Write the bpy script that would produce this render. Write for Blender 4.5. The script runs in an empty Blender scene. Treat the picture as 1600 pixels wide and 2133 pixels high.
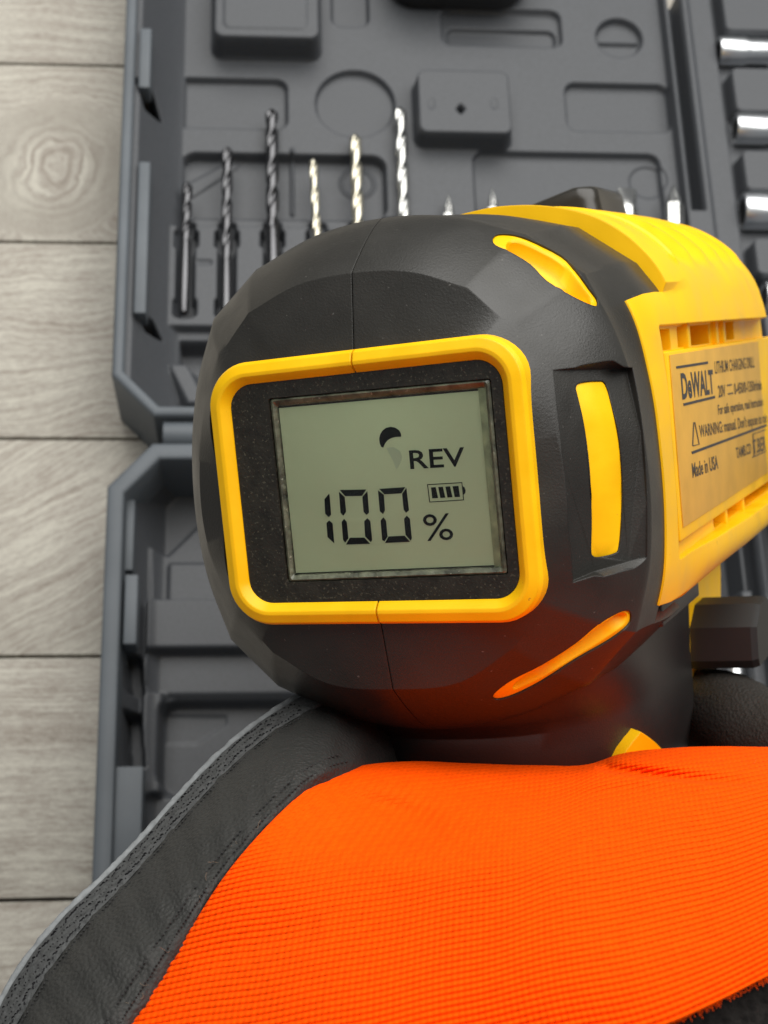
import bpy, bmesh, math, random
import numpy as np
from mathutils import Vector, Matrix
from mathutils.bvhtree import BVHTree
random.seed(4); rng = np.random.default_rng(4)
S = 0.001                                   # everything below is written in millimetres
scene = bpy.context.scene
COL = scene.collection
PI = math.pi

# ------------------------------------------------------------------ camera
F, CX, CY = 3200.0, 800.0, 1066.5           # focal length and centre in pixels of the 1600 x 2133 photograph
def nrm(v):
    v = np.array(v, float); return v/np.linalg.norm(v)
XW = nrm((3200, 0, -251)); YW = nrm((-251, 8350, -3200)); YW = nrm(YW-XW*YW.dot(XW)); ZW = np.cross(XW, YW)
R = np.array([XW, YW, ZW]); CAM = np.array([0, 0, 480.0])
cam = bpy.data.cameras.new('camera'); camo = bpy.data.objects.new('camera', cam); COL.objects.link(camo)
M = Matrix([list(R[0])+[0], list(R[1])+[0], list(R[2])+[CAM[2]*S], [0, 0, 0, 1]])
camo.matrix_world = M
cam.sensor_fit = 'HORIZONTAL'; cam.sensor_width = 36; cam.lens = 36*F/1600
cam.clip_start = 0.01; cam.clip_end = 20
cam.dof.use_dof = True; cam.dof.focus_distance = 0.252; cam.dof.aperture_fstop = 50
scene.camera = camo

# ------------------------------------------------------------------ light and exposure
world = bpy.data.worlds.new('World'); scene.world = world; world.use_nodes = True
wb = world.node_tree.nodes['Background']; wb.inputs[0].default_value = (0.93, 0.97, 1.0, 1); wb.inputs[1].default_value = 0.17
def area(name, loc, target, sx, sy, power, color):
    l = bpy.data.lights.new(name, 'AREA'); l.shape = 'RECTANGLE'; l.size = sx*S; l.size_y = sy*S; l.energy = power; l.color = color
    o = bpy.data.objects.new(name, l); COL.objects.link(o); o.location = Vector(loc)*S
    o.rotation_euler = (Vector(target)-Vector(loc)).to_track_quat('-Z', 'Y').to_euler(); return o
area('window_light', (230, 620, 930), (60, 200, 80), 1500, 1050, 21.0, (1.0, 0.985, 0.95))
area('room_light', (-500, -250, 900), (60, 150, 150), 600, 600, .4, (1.0, 0.96, 0.9))
scene.view_settings.view_transform = 'Standard'; scene.view_settings.look = 'None'
scene.view_settings.exposure = 0; scene.view_settings.gamma = 1

# ------------------------------------------------------------------ materials
def mat(name, col, rough=0.5, metal=0.0, spec=0.5, bump=None, var=None, bevel=0, coat=0, speck=None, sheen=0, rvar=0):
    """bump = [(scale, strength, distance mm)...]; var = (scale, amount); speck = (scale, threshold, colour)"""
    m = bpy.data.materials.new(name); m.use_nodes = True; nt = m.node_tree; N = nt.nodes; L = nt.links
    b = N['Principled BSDF']; b.inputs['Base Color'].default_value = (*col, 1); b.inputs['Roughness'].default_value = rough
    b.inputs['Metallic'].default_value = metal; b.inputs['Specular IOR Level'].default_value = spec
    b.inputs['Coat Weight'].default_value = coat; b.inputs['Coat Roughness'].default_value = .2
    if sheen: b.inputs['Sheen Weight'].default_value = sheen; b.inputs['Sheen Roughness'].default_value = .4
    tc = N.new('ShaderNodeTexCoord'); src = tc.outputs['Object']
    csock = None
    if var:
        n = N.new('ShaderNodeTexNoise'); n.inputs['Scale'].default_value = var[0]/S; n.inputs['Detail'].default_value = 5
        L.new(src, n.inputs['Vector'])
        r = N.new('ShaderNodeMapRange'); r.inputs['From Min'].default_value = .3; r.inputs['From Max'].default_value = .7
        r.inputs['To Min'].default_value = 1-var[1]; r.inputs['To Max'].default_value = 1+var[1]; L.new(n.outputs['Fac'], r.inputs['Value'])
        x = N.new('ShaderNodeVectorMath'); x.operation = 'SCALE'; x.inputs[0].default_value = col; L.new(r.outputs['Result'], x.inputs['Scale'])
        csock = x.outputs[0]
    if speck:
        n = N.new('ShaderNodeTexNoise'); n.inputs['Scale'].default_value = speck[0]/S; n.inputs['Detail'].default_value = 3; L.new(src, n.inputs['Vector'])
        r = N.new('ShaderNodeMapRange'); r.inputs['From Min'].default_value = speck[1]; r.inputs['From Max'].default_value = speck[1]+.04; L.new(n.outputs['Fac'], r.inputs['Value'])
        mx = N.new('ShaderNodeMix'); mx.data_type = 'RGBA'; L.new(r.outputs['Result'], mx.inputs['Factor'])
        if csock: L.new(csock, mx.inputs['A'])
        else: mx.inputs['A'].default_value = (*col, 1)
        mx.inputs['B'].default_value = (*speck[2], 1); csock = mx.outputs['Result']
    if csock: L.new(csock, b.inputs['Base Color'])
    if rvar:
        n = N.new('ShaderNodeTexNoise'); n.inputs['Scale'].default_value = .12/S; n.inputs['Detail'].default_value = 6; L.new(src, n.inputs['Vector'])
        r = N.new('ShaderNodeMapRange'); r.inputs['From Min'].default_value = .35; r.inputs['From Max'].default_value = .65
        r.inputs['To Min'].default_value = rough-rvar; r.inputs['To Max'].default_value = rough+rvar; L.new(n.outputs['Fac'], r.inputs['Value']); L.new(r.outputs['Result'], b.inputs['Roughness'])
    prev = None
    if bevel:
        bv = N.new('ShaderNodeBevel'); bv.samples = 4; bv.inputs['Radius'].default_value = bevel*S; prev = bv.outputs[0]
    for (sc, st, di) in (bump or []):
        n = N.new('ShaderNodeTexNoise'); n.inputs['Scale'].default_value = sc/S; n.inputs['Detail'].default_value = 4; L.new(src, n.inputs['Vector'])
        bp = N.new('ShaderNodeBump'); bp.inputs['Strength'].default_value = st; bp.inputs['Distance'].default_value = di*S
        L.new(n.outputs['Fac'], bp.inputs['Height'])
        if prev: L.new(prev, bp.inputs['Normal'])
        prev = bp.outputs[0]
    if prev: L.new(prev, b.inputs['Normal'])
    return m
M_black = mat('black_rubber', (.019, .0177, .0145), .45, spec=.45, bump=[(2.6, .9, .06), (.35, .2, .1)], var=(.06, .22), bevel=.35, speck=(1.5, .715, (.10, .095, .085)), rvar=.05, coat=.12)
M_black.node_tree.nodes['Principled BSDF'].inputs['IOR'].default_value = 1.55
M_grip = mat('black_grip_rubber', (.015, .0137, .013), .42, spec=.5, bump=[(2.8, .8, .05)], var=(.06, .2), bevel=.5)
M_grip.node_tree.nodes['Principled BSDF'].inputs['IOR'].default_value = 1.6
M_yel = mat('yellow_plastic', (1.0, .56, .0015), .4, spec=.3, bump=[(2.5, .3, .035)], var=(.12, .07), bevel=.4, rvar=.08, speck=(.8, .74, (.55, .30, .02)))
M_bezel = mat('scuffed_black_bezel', (.016, .015, .011), .38, spec=.4, bump=[(2.0, 1, .10)], var=(.5, .4), speck=(1.9, .615, (.06, .057, .04)))
M_rim = mat('clear_window_rim', (.085, .092, .06), .4, spec=.35, bump=[(.9, .9, .3), (3, .5, .08)], var=(.45, .75), coat=.6, speck=(1.3, .66, (.22, .22, .16)))
M_lcd = mat('lcd_grey_green', (.315, .372, .232), .5, spec=.1, var=(.03, .05))
_p = M_lcd.node_tree.nodes['Principled BSDF']; _p.inputs['Emission Color'].default_value = (.50, .62, .36, 1); _p.inputs['Emission Strength'].default_value = .05   # faint glow added to lift the panel's tone, strongest near its upper edge
_n = M_lcd.node_tree.nodes; _l = M_lcd.node_tree.links; _tc = _n.new('ShaderNodeTexCoord'); _m = _n.new('ShaderNodeVectorMath'); _m.operation = 'DISTANCE'; _m.inputs[1].default_value = (.001, .0155, 0)
_r = _n.new('ShaderNodeMapRange'); _r.inputs['From Min'].default_value = .001; _r.inputs['From Max'].default_value = .024; _r.inputs['To Min'].default_value = .10; _r.inputs['To Max'].default_value = .015
_r.interpolation_type = 'SMOOTHSTEP'; _l.new(_tc.outputs['Object'], _m.inputs[0]); _l.new(_m.outputs['Value'], _r.inputs['Value']); _l.new(_r.outputs['Result'], _p.inputs['Emission Strength'])
M_lcdside = mat('lcd_side_strip', (.19, .225, .12), .4, var=(.4, .35), bump=[(1, .5, .1)])
M_seg = mat('lcd_segment', (.006, .008, .009), .6, spec=.12)
M_shade = mat('lcd_faint_segment', (.275, .34, .225), .45, spec=.3)
M_label = mat('label_film', (.70, .385, .05), .38, spec=.3, var=(.12, .1), bump=[(.25, .2, .15)])
M_ink = mat('label_ink', (.06, .045, .03), .5)
M_inkd = mat('label_ink_dark', (.035, .035, .04), .5)
M_case = mat('grey_case_plastic', (.058, .062, .069), .5, spec=.45, bump=[(1.8, .5, .06)], var=(1.2, .12))
M_rimcase = mat('grey_case_rim', (.098, .112, .126), .5, spec=.4, bump=[(1.6, .4, .06)], var=(.05, .1), bevel=.6)
M_steel = mat('bright_steel', (.62, .62, .6), .24, metal=1, bump=[(1.5, .2, .05)])
M_dsteel = mat('dark_steel', (.11, .11, .115), .26, metal=1, bump=[(1.2, .2, .05)])
M_gold = mat('pale_coated_steel', (.66, .62, .5), .3, metal=1, bump=[(1.2, .2, .05)])
M_chrome = mat('chrome', (.88, .90, .92), .3, metal=1, bump=[(.4, .2, .05)])
M_blackp = mat('black_plastic', (.012, .012, .012), .5, bump=[(1, .3, .05)])
M_smoke = mat('dark_selector_plastic', (.022, .020, .016), .25, spec=.5, bevel=.8)
M_cuff = mat('black_cuff_knit', (.014, .012, .011), .95, spec=.15, bump=[(.9, 1, .8), (3, .8, .2)], var=(.7, .5))
M_under = mat('dark_underlay', (.035, .022, .016), .9)

# leather: fine creased grain
def leather(name, col):
    m = mat(name, col, .6, spec=.3, var=(.05, .12), rvar=.08); nt = m.node_tree; N = nt.nodes; L = nt.links; b = N['Principled BSDF']
    tc = N.new('ShaderNodeTexCoord'); prev = None
    for typ, sc, st, di in (('v', 1.5, .9, .2), ('n', 1.1, .7, .26), ('n', 4.5, .4, .05)):
        if typ == 'v':
            n = N.new('ShaderNodeTexVoronoi'); n.feature = 'F1'; out = n.outputs['Distance']
        else:
            n = N.new('ShaderNodeTexNoise'); n.inputs['Detail'].default_value = 5; n.inputs['Distortion'].default_value = .8; out = n.outputs['Fac']
        n.inputs['Scale'].default_value = sc/S; L.new(tc.outputs['Object'], n.inputs['Vector'])
        bp = N.new('ShaderNodeBump'); bp.inputs['Strength'].default_value = st; bp.inputs['Distance'].default_value = di*S; L.new(out, bp.inputs['Height'])
        if typ == 'v': bp.invert = True
        if prev: L.new(prev, bp.inputs['Normal'])
        prev = bp.outputs[0]
    L.new(prev, b.inputs['Normal']); return m
M_leather = leather('charcoal_leather', (.028, .028, .026))
M_fleather = leather('dark_leather', (.026, .023, .020))
M_mesh = mat('grey_mesh_fabric', (.20, .21, .215), .8, spec=.2, bump=[(2.5, .6, .15)], var=(.6, .2))
M_net = mat('grey_net_fabric', (.07, .072, .072), .8, spec=.2, bump=[(2.5, .9, .2)], var=(.9, .35))
M_hole = mat('mesh_hole', (.012, .012, .013), .9, spec=.1)
M_thread = mat('black_thread', (.016, .016, .016), .8)
M_fray = mat('frayed_tan_thread', (.22, .16, .11), .8)
M_knit = mat('orange_knit', (1.0, .086, .0), .8, spec=.06, var=(.5, .07), bump=[(4.5, .7, .12)])

# planks
def plank_mat(i, knot=None, slope=0.0, amp=1.0):
    m = bpy.data.materials.new('grey_oak_print'); m.use_nodes = True; nt = m.node_tree; N = nt.nodes; L = nt.links; b = N['Principled BSDF']
    b.inputs['Roughness'].default_value = .55; b.inputs['Specular IOR Level'].default_value = .35
    g = N.new('ShaderNodeNewGeometry'); sep = N.new('ShaderNodeSeparateXYZ')
    mm = N.new('ShaderNodeVectorMath'); mm.operation = 'SCALE'; mm.inputs['Scale'].default_value = 1/S; L.new(g.outputs['Position'], mm.inputs[0]); L.new(mm.outputs[0], sep.inputs[0])
    def math_(op, a, c=None):
        n = N.new('ShaderNodeMath'); n.operation = op
        for k, v in enumerate((a, c)):
            if v is None: continue
            if isinstance(v, (int, float)): n.inputs[k].default_value = v
            else: L.new(v, n.inputs[k])
        return n.outputs[0]
    def noise(vec, sc, det=4, dist=0):
        n = N.new('ShaderNodeTexNoise'); n.inputs['Scale'].default_value = sc; n.inputs['Detail'].default_value = det; n.inputs['Distortion'].default_value = dist
        L.new(vec, n.inputs['Vector']); return n.outputs['Fac']
    def comb(x, y, z):
        c = N.new('ShaderNodeCombineXYZ')
        for k, v in enumerate((x, y, z)):
            if isinstance(v, (int, float)): c.inputs[k].default_value = v
            else: L.new(v, c.inputs[k])
        return c.outputs[0]
    X, Y = sep.outputs[0], sep.outputs[1]
    base = comb(X, Y, i*37.7)
    warp = math_('MULTIPLY', math_('SUBTRACT', noise(base, .02, 2), .5), 26.0*amp)
    if slope:
        Y2 = math_('SUBTRACT', Y, math_('MULTIPLY', X, slope))
    else: Y2 = Y
    yy = math_('ADD', Y2, warp)
    if knot:
        dx = math_('SUBTRACT', X, knot[0]); dy = math_('SUBTRACT', Y, knot[1])
        d = math_('SQRT', math_('ADD', math_('MULTIPLY', math_('MULTIPLY', dx, dx), 1.0), math_('MULTIPLY', math_('MULTIPLY', dy, dy), 1.0)))
        d2 = math_('ADD', d, math_('MULTIPLY', math_('SUBTRACT', noise(base, .05, 4), .5), 22))
        w = N.new('ShaderNodeMapRange'); w.inputs['From Min'].default_value = 12; w.inputs['From Max'].default_value = 30; w.interpolation_type = 'SMOOTHSTEP'; L.new(d, w.inputs['Value'])
        mx = N.new('ShaderNodeMix'); L.new(w.outputs[0], mx.inputs['Factor']); L.new(d2, mx.inputs['A']); L.new(math_('MULTIPLY', math_('ADD', yy, math_('MULTIPLY', d2, .55)), 1.0), mx.inputs['B'])
        yy = mx.outputs[0]
    f1 = noise(comb(math_('MULTIPLY', X, .035), yy, i*13.1), .62, 5, .3)
    f2 = noise(comb(math_('MULTIPLY', X, .25), yy, i*5.3), 1.3, 6, .2)
    f3 = noise(base, .045, 3)
    f4 = noise(base, 2.2, 5)
    s = math_('ADD', math_('ADD', math_('MULTIPLY', f1, .5), math_('MULTIPLY', f2, .38)), math_('ADD', math_('MULTIPLY', f3, .2), math_('MULTIPLY', f4, .30)))
    if knot:
        km = N.new('ShaderNodeMapRange'); km.inputs['From Min'].default_value = 26; km.inputs['From Max'].default_value = 12; km.interpolation_type = 'SMOOTHSTEP'; L.new(d, km.inputs['Value'])
        s = math_('ADD', s, math_('MULTIPLY', math_('MULTIPLY', math_('SINE', math_('MULTIPLY', d2, 1.15)), .06), km.outputs[0]))
    cr = N.new('ShaderNodeValToRGB'); e = cr.color_ramp.elements
    e[0].position = .50; e[0].color = (.225, .192, .155, 1); e[1].position = .80; e[1].color = (.51, .485, .415, 1)
    x = e.new(.60); x.color = (.325, .29, .245, 1); x = e.new(.69); x.color = (.395, .365, .315, 1)
    L.new(s, cr.inputs[0]); L.new(cr.outputs[0], b.inputs['Base Color'])
    bp = N.new('ShaderNodeBump'); bp.inputs['Strength'].default_value = .6; bp.inputs['Distance'].default_value = .35*S; L.new(s, bp.inputs['Height']); L.new(bp.outputs[0], b.inputs['Normal'])
    return m

# ------------------------------------------------------------------ helpers
def tag(o, label=None, cat=None, group=None, kind=None):
    if label: o['label'] = label
    if cat: o['category'] = cat
    if group: o['group'] = group
    if kind: o['kind'] = kind
    return o
def empty(name, loc=(0, 0, 0), rot=None):
    o = bpy.data.objects.new(name, None); COL.objects.link(o); o.empty_display_size = .01
    if rot is None: o.location = Vector(loc)*S
    else:
        m = rot.to_4x4(); m.translation = Vector(loc)*S; o.matrix_world = m
    return o
def obj(name, verts, faces, m, parent=None, smooth=40, off=(0, 0, 0)):
    """verts in mm, in the parent's own axes (off is subtracted)"""
    me = bpy.data.meshes.new(name); v = (np.asarray(verts, float)-np.array(off))*S
    me.from_pydata(v.tolist(), [], [list(map(int, f)) for f in faces]); me.update()
    if smooth is not None:
        me.polygons.foreach_set('use_smooth', [True]*len(me.polygons))
        if smooth < 179: me.set_sharp_from_angle(angle=math.radians(smooth))
    me.materials.append(m)
    o = bpy.data.objects.new(name, me); COL.objects.link(o)
    if parent: o.parent = parent
    return o
def fixn(o):
    bm = bmesh.new(); bm.from_mesh(o.data); bmesh.ops.recalc_face_normals(bm, faces=bm.faces); bm.to_mesh(o.data); bm.free(); return o
def grid_faces(nr, nc, closed=False, mask=None):
    i, j = np.meshgrid(np.arange(nr-1), np.arange(nc if closed else nc-1), indexing='ij')
    j2 = (j+1) % nc; f = np.stack([i*nc+j, i*nc+j2, (i+1)*nc+j2, (i+1)*nc+j], -1).reshape(-1, 4)
    return f
def fast_mesh(name, v, f, m, parent=None, off=(0, 0, 0), smooth=True):
    me = bpy.data.meshes.new(name); v = (v-np.array(off))*S
    me.vertices.add(len(v)); me.vertices.foreach_set('co', v.astype(np.float32).ravel())
    me.loops.add(f.size); me.loops.foreach_set('vertex_index', f.ravel().astype(np.int32))
    me.polygons.add(len(f)); me.polygons.foreach_set('loop_start', np.arange(len(f), dtype=np.int32)*4)
    me.update(calc_edges=True); me.polygons.foreach_set('use_smooth', np.full(len(f), smooth)); me.materials.append(m)
    o = bpy.data.objects.new(name, me); COL.objects.link(o)
    if parent: o.parent = parent
    return o
def loft(secs, cap=True, closed=True):
    """secs: list of (n,3) arrays"""
    n = len(secs[0]); v = np.concatenate(secs); f = grid_faces(len(secs), n, closed).tolist()
    if cap: f.append(list(range(n))[::-1]); f.append([len(v)-n+k for k in range(n)])
    return v, f
def join(parts):
    V, Fc, b = [], [], 0
    for v, f in parts:
        V.append(np.asarray(v, float)); Fc += [[int(k)+b for k in q] for q in f]; b += len(v)
    return np.concatenate(V), Fc
def box(x0, x1, y0, y1, z0, z1, bev=0):
    v, f = [], []
    b = bev
    if b <= 0:
        v = [(x, y, z) for z in (z0, z1) for y in (y0, y1) for x in (x0, x1)]
        return np.array(v), [(0, 2, 3, 1), (4, 5, 7, 6), (0, 1, 5, 4), (2, 6, 7, 3), (0, 4, 6, 2), (1, 3, 7, 5)]
    bm = bmesh.new(); r = bmesh.ops.create_cube(bm, size=1)
    for q in bm.verts: q.co = Vector(((x0+x1)/2+q.co.x*(x1-x0), (y0+y1)/2+q.co.y*(y1-y0), (z0+z1)/2+q.co.z*(z1-z0)))
    bmesh.ops.bevel(bm, geom=list(bm.edges), offset=b, segments=2, profile=.6, affect='EDGES')
    bm.verts.index_update(); v = np.array([q.co[:] for q in bm.verts]); f = [[q.index for q in fc.verts] for fc in bm.faces]; bm.free(); return v, f
def prism(poly, h0, h1, axes=(0, 1, 2)):
    n = len(poly); v = np.zeros((2*n, 3)); p = np.array(poly, float)
    for k, h in enumerate((h0, h1)):
        v[k*n:(k+1)*n, axes[0]] = p[:, 0]; v[k*n:(k+1)*n, axes[1]] = p[:, 1]; v[k*n:(k+1)*n, axes[2]] = h
    f = [[i, (i+1) % n, n+(i+1) % n, n+i] for i in range(n)]+[list(range(n))[::-1], [n+i for i in range(n)]]
    return v, f
def rrect(x0, x1, y0, y1, r, n=8):
    pts = []
    for cx, cy, a0 in ((x1-r, y1-r, 0), (x0+r, y1-r, 90), (x0+r, y0+r, 180), (x1-r, y0+r, 270)):
        for k in range(n+1):
            a = math.radians(a0+90*k/n); pts.append((cx+r*math.cos(a), cy+r*math.sin(a)))
    return pts
def tube(path, rad, n=12, cap=True, flat=1.0):
    path = np.array(path, float); secs = []
    up = np.array([0, 0, 1.0])
    for i, p in enumerate(path):
        t = nrm(path[min(i+1, len(path)-1)]-path[max(i-1, 0)]); a = np.cross(t, up)
        if np.linalg.norm(a) < 1e-3: a = np.array([1.0, 0, 0])
        a = nrm(a); b = np.cross(a, t); r = rad[i] if hasattr(rad, '__len__') else rad
        secs.append(np.array([p+r*(a*math.cos(q)+b*flat*math.sin(q)) for q in np.arange(n)/n*2*PI]))
    return loft(secs, cap)
def crspline(P, n):
    P = np.array(P, float); d = np.r_[0, np.cumsum(np.linalg.norm(np.diff(P, axis=0), axis=1))]
    t = np.linspace(0, d[-1], n); out = np.zeros((n, P.shape[1])); m = np.gradient(P, d, axis=0)
    k = np.clip(np.searchsorted(d, t)-1, 0, len(d)-2); h = (d[k+1]-d[k]); s = ((t-d[k])/h)[:, None]; h = h[:, None]
    return (2*s**3-3*s**2+1)*P[k]+(s**3-2*s**2+s)*h*m[k]+(-2*s**3+3*s**2)*P[k+1]+(s**3-s**2)*h*m[k+1]
def camp(x, y, d):                           # picture ray at distance d -> world point (mm)
    return CAM+R@(np.array([(x-CX)/F, -(y-CY)/F, -1.0])*d)
def onz(x, y, z):
    r = R@np.array([(x-CX)/F, -(y-CY)/F, -1.0]); return (CAM+r*((z-CAM[2])/r[2]))[:2]
def apply_mods(o):
    dg = bpy.context.evaluated_depsgraph_get(); me = bpy.data.meshes.new_from_object(o.evaluated_get(dg)); old = o.data; o.modifiers.clear(); o.data = me; bpy.data.meshes.remove(old)
def cut(o, cutters):
    for k, c in enumerate(cutters):
        md = o.modifiers.new('b%d' % k, 'BOOLEAN'); md.operation = 'DIFFERENCE'; md.solver = 'EXACT'; md.object = c
    bpy.context.view_layer.update(); apply_mods(o)
    for c in cutters: bpy.data.objects.remove(c)
def text_mesh(s, bold=0.0, space=1.0):
    cu = bpy.data.curves.new('t', 'FONT'); cu.body = s; cu.size = 1; cu.offset = bold; cu.space_character = space; cu.resolution_u = 3
    o = bpy.data.objects.new('t', cu); COL.objects.link(o); bpy.context.view_layer.update()
    me = bpy.data.meshes.new_from_object(o.evaluated_get(bpy.context.evaluated_depsgraph_get()))
    v = np.array([q.co[:] for q in me.vertices]); f = [list(p.vertices) for p in me.polygons]
    bpy.data.objects.remove(o); bpy.data.meshes.remove(me); return v, f

# ================================================================== the floor boards
ground = obj('ground', *box(-500, 700, -300, 800, -12, -6), M_under, None, None); tag(ground, kind='structure')
deck = empty('floor'); tag(deck, kind='structure')
PITCH = 75.75; kinds = {3: dict(amp=1.2), 2: dict(amp=1.0), 1: dict(amp=1.1), 0: dict(amp=.6)}
ky = onz(112, 350, 0)
for i in range(-3, 8):
    y1 = 59.5+PITCH*i+PITCH; y0 = y1-PITCH
    kw = dict(amp=.8)
    if i == 3: kw = dict(knot=(ky[0], ky[1]), amp=.5)
    if i == 1: kw = dict(slope=.62, amp=.7)
    if i == 2: kw = dict(slope=.10, amp=.8)
    if i == 0: kw = dict(amp=.35)
    obj('plank', *box(-450, 600, y0+.55, y1-.55, -5, 0, .45), plank_mat(i+5, **kw), deck, 40)

# ================================================================== the tool case
RIM = 35.0
def sstep(x, w): return np.clip(.5+x/(2*w), 0, 1)**2*(3-2*np.clip(.5+x/(2*w), 0, 1))
def sd_rr(X, Y, x0, x1, y0, y1, r):
    qx = np.abs(X-(x0+x1)/2)-(x1-x0)/2+r; qy = np.abs(Y-(y0+y1)/2)-(y1-y0)/2+r
    return np.hypot(np.maximum(qx, 0), np.maximum(qy, 0))+np.minimum(np.maximum(qx, qy), 0)-r
def sd_poly(X, Y, P):
    P = np.array(P, float); n = len(P); d = np.full(X.shape, 1e18); s = np.ones(X.shape)
    for i in range(n):
        a, b = P[i], P[(i+1) % n]; ex, ey = b-a; wx, wy = X-a[0], Y-a[1]
        t = np.clip((wx*ex+wy*ey)/(ex*ex+ey*ey), 0, 1); d = np.minimum(d, (wx-ex*t)**2+(wy-ey*t)**2)
        c1 = Y >= a[1]; c2 = Y < b[1]; c3 = ex*wy > ey*wx
        s = np.where((c1 & c2 & c3) | (~c1 & ~c2 & ~c3), -s, s)
    return s*np.sqrt(d)
def prect(a, z, r=3.0):                       # picture corners (x0,y0,x1,y1) of a rectangle lying at height z
    p = onz(a[0], a[1], z); q = onz(a[2], a[3], z); return (min(p[0], q[0]), max(p[0], q[0]), min(p[1], q[1]), max(p[1], q[1]), r)
class Field:
    def __init__(s, x0, x1, y0, y1, st, z):
        s.x = np.arange(x0, x1, st); s.y = np.arange(y0, y1, st); s.X, s.Y = np.meshgrid(s.x, s.y); s.H = np.full(s.X.shape, float(z))
    def put(s, sd, z, w=.5): k = sstep(-sd, w); s.H = s.H*(1-k)+z*k
    def add(s, sd, dz, w=.5): s.H = s.H+dz*sstep(-sd, w)
    def rr(s, a, z, base=None, r=3, w=.5, add=False):
        sd = sd_rr(s.X, s.Y, *prect(a, base if base is not None else z, r)); (s.add if add else s.put)(sd, z, w)
    def build(s, name, m, parent, keep, off):
        v = np.stack([s.X, s.Y, s.H], -1).reshape(-1, 3); f = grid_faces(len(s.y), len(s.x)); k = keep.reshape(-1)
        f = f[k[f].all(1)]; used = np.unique(f); mp = np.zeros(len(v), int); mp[used] = np.arange(len(used))
        return fast_mesh(name, v[used], mp[f], m, parent, off)
case = empty('tool_case', (60, 200, 0)); tag(case, 'open dark grey plastic tool case lying on pale boards under the drill', 'tool case')
CO = (60, 200, 0)
def shell(name, outer, wid, zt, z0=0.3):
    """a wall following a closed outline, rounded lip on top"""
    P = np.array(outer, float); n = len(P)
    def offs(d):
        out = []
        for i in range(n):
            a, b, c = P[i-1], P[i], P[(i+1) % n]; e1 = nrm(b-a); e2 = nrm(c-b); n1 = np.array([-e1[1], e1[0]]); n2 = np.array([-e2[1], e2[0]])
            k = (n1+n2)/max(1+n1.dot(n2), .2); out.append(b+k*d)
        return np.array(out)
    secs = []
    for d, z in ((0, z0), (0, zt-1), (.35, zt-.3), (1.0, zt), (wid-1, zt), (wid-.3, zt-.35), (wid, zt-1), (wid+.6, zt-18), (wid+1.2, z0)):
        o = offs(d); secs.append(np.c_[o, np.full(n, z)])
    v = np.stack(secs, 1).reshape(-1, 3); m = len(secs)
    f = [[i*m+j, ((i+1) % n)*m+j, ((i+1) % n)*m+j+1, i*m+j+1] for i in range(n) for j in range(m-1)]
    return obj(name, v, f, M_rimcase, case, 40, CO)
XL = -48.2
# outlines, counter-clockwise
c1 = onz(240, 780, RIM); c2 = onz(320, 866, RIM); h1 = onz(600, 866, RIM)
up_out = [(XL, 372+60), (XL, c1[1]), (c2[0], c2[1]), (215+40, c2[1]+1), (255+0, 432)]
l1 = onz(318, 922, RIM); l2 = onz(220, 1012, RIM)
lo_out = [(XL, l2[1]), (XL, -40), (255, -40), (255, l1[1]+1), (l1[0], l1[1])]
rim_up = shell('lid_wall', up_out, 3.6, RIM); rim_lo = shell('base_wall', lo_out, 5.4, RIM)

# ---- upper tray
T = Field(-46, 216, c2[1]+1.5, 392, .45, 12)
X, Y = T.X, T.Y
T.rr((445, -90, 668, 82), 24.5, 24.5, 4, .9)                 # tall block, top left
T.rr((468, -90, 640, 62), .5, 24.5, 2.5, .5, add=True)
T.rr((690, -60, 768, 55), -3, 12, 4, .5, add=True)
T.rr((300, 160, 598, 268), -3, 12, 4, .5, add=True)
c = onz(740, 215, 12); T.add(np.hypot(X-c[0], Y-c[1])-14.3, -2.8, .35)
T.rr((380, 318, 806, 456), -5.0, 12, 5, .6, add=True)
c = onz(745, 381, 8); T.add(np.abs(np.hypot(X-c[0], Y-c[1])-6)-.5, .7, .4)
p = onz(385, 385, 8); q = onz(480, 335, 8); T.add(sd_poly(X, Y, [p, onz(385, 420, 8), onz(500, 345, 8), q]), .8, .5)
q = prect((606, 322, 612, 450), 8, 1); T.add(sd_rr(X, Y, *q), 1.5, .4)
T.rr((918, 16, 1172, 98), -2.8, 12, 4, .35, add=True); T.rr((932, 50, 1160, 92), -1.8, 12, 3, .5, add=True)
c = onz(1290, 78, 12); T.add(np.hypot(X-c[0], Y-c[1])-8.6, -3.2); T.add(np.maximum(np.abs(Y-c[1]+1)-.6, np.hypot(X-c[0], Y-c[1])-7.5), 1.6, .4)
T.rr((866, 141, 1071, 280), 21.5, 21.5, 3.6, .8)
c = onz(960, 226, 21.5); T.add(np.maximum(np.abs(X-c[0])*1.2+np.abs(Y-c[1]), 0)-1.9, -6, .4)
for cx_ in (899, 1030): T.rr((cx_-7, 204, cx_+7, 226), -.35, 21.5, .8, .3, add=True)
T.rr((1176, 172, 1400, 275), -3, 12, 4, .35, add=True)
T.rr((985, 315, 1406, 640), -3, 12, 4, .35, add=True)
c = onz(1350, 377, 10); T.add(np.hypot(X-c[0], Y-c[1])-6.6, -.8, .4)
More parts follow.
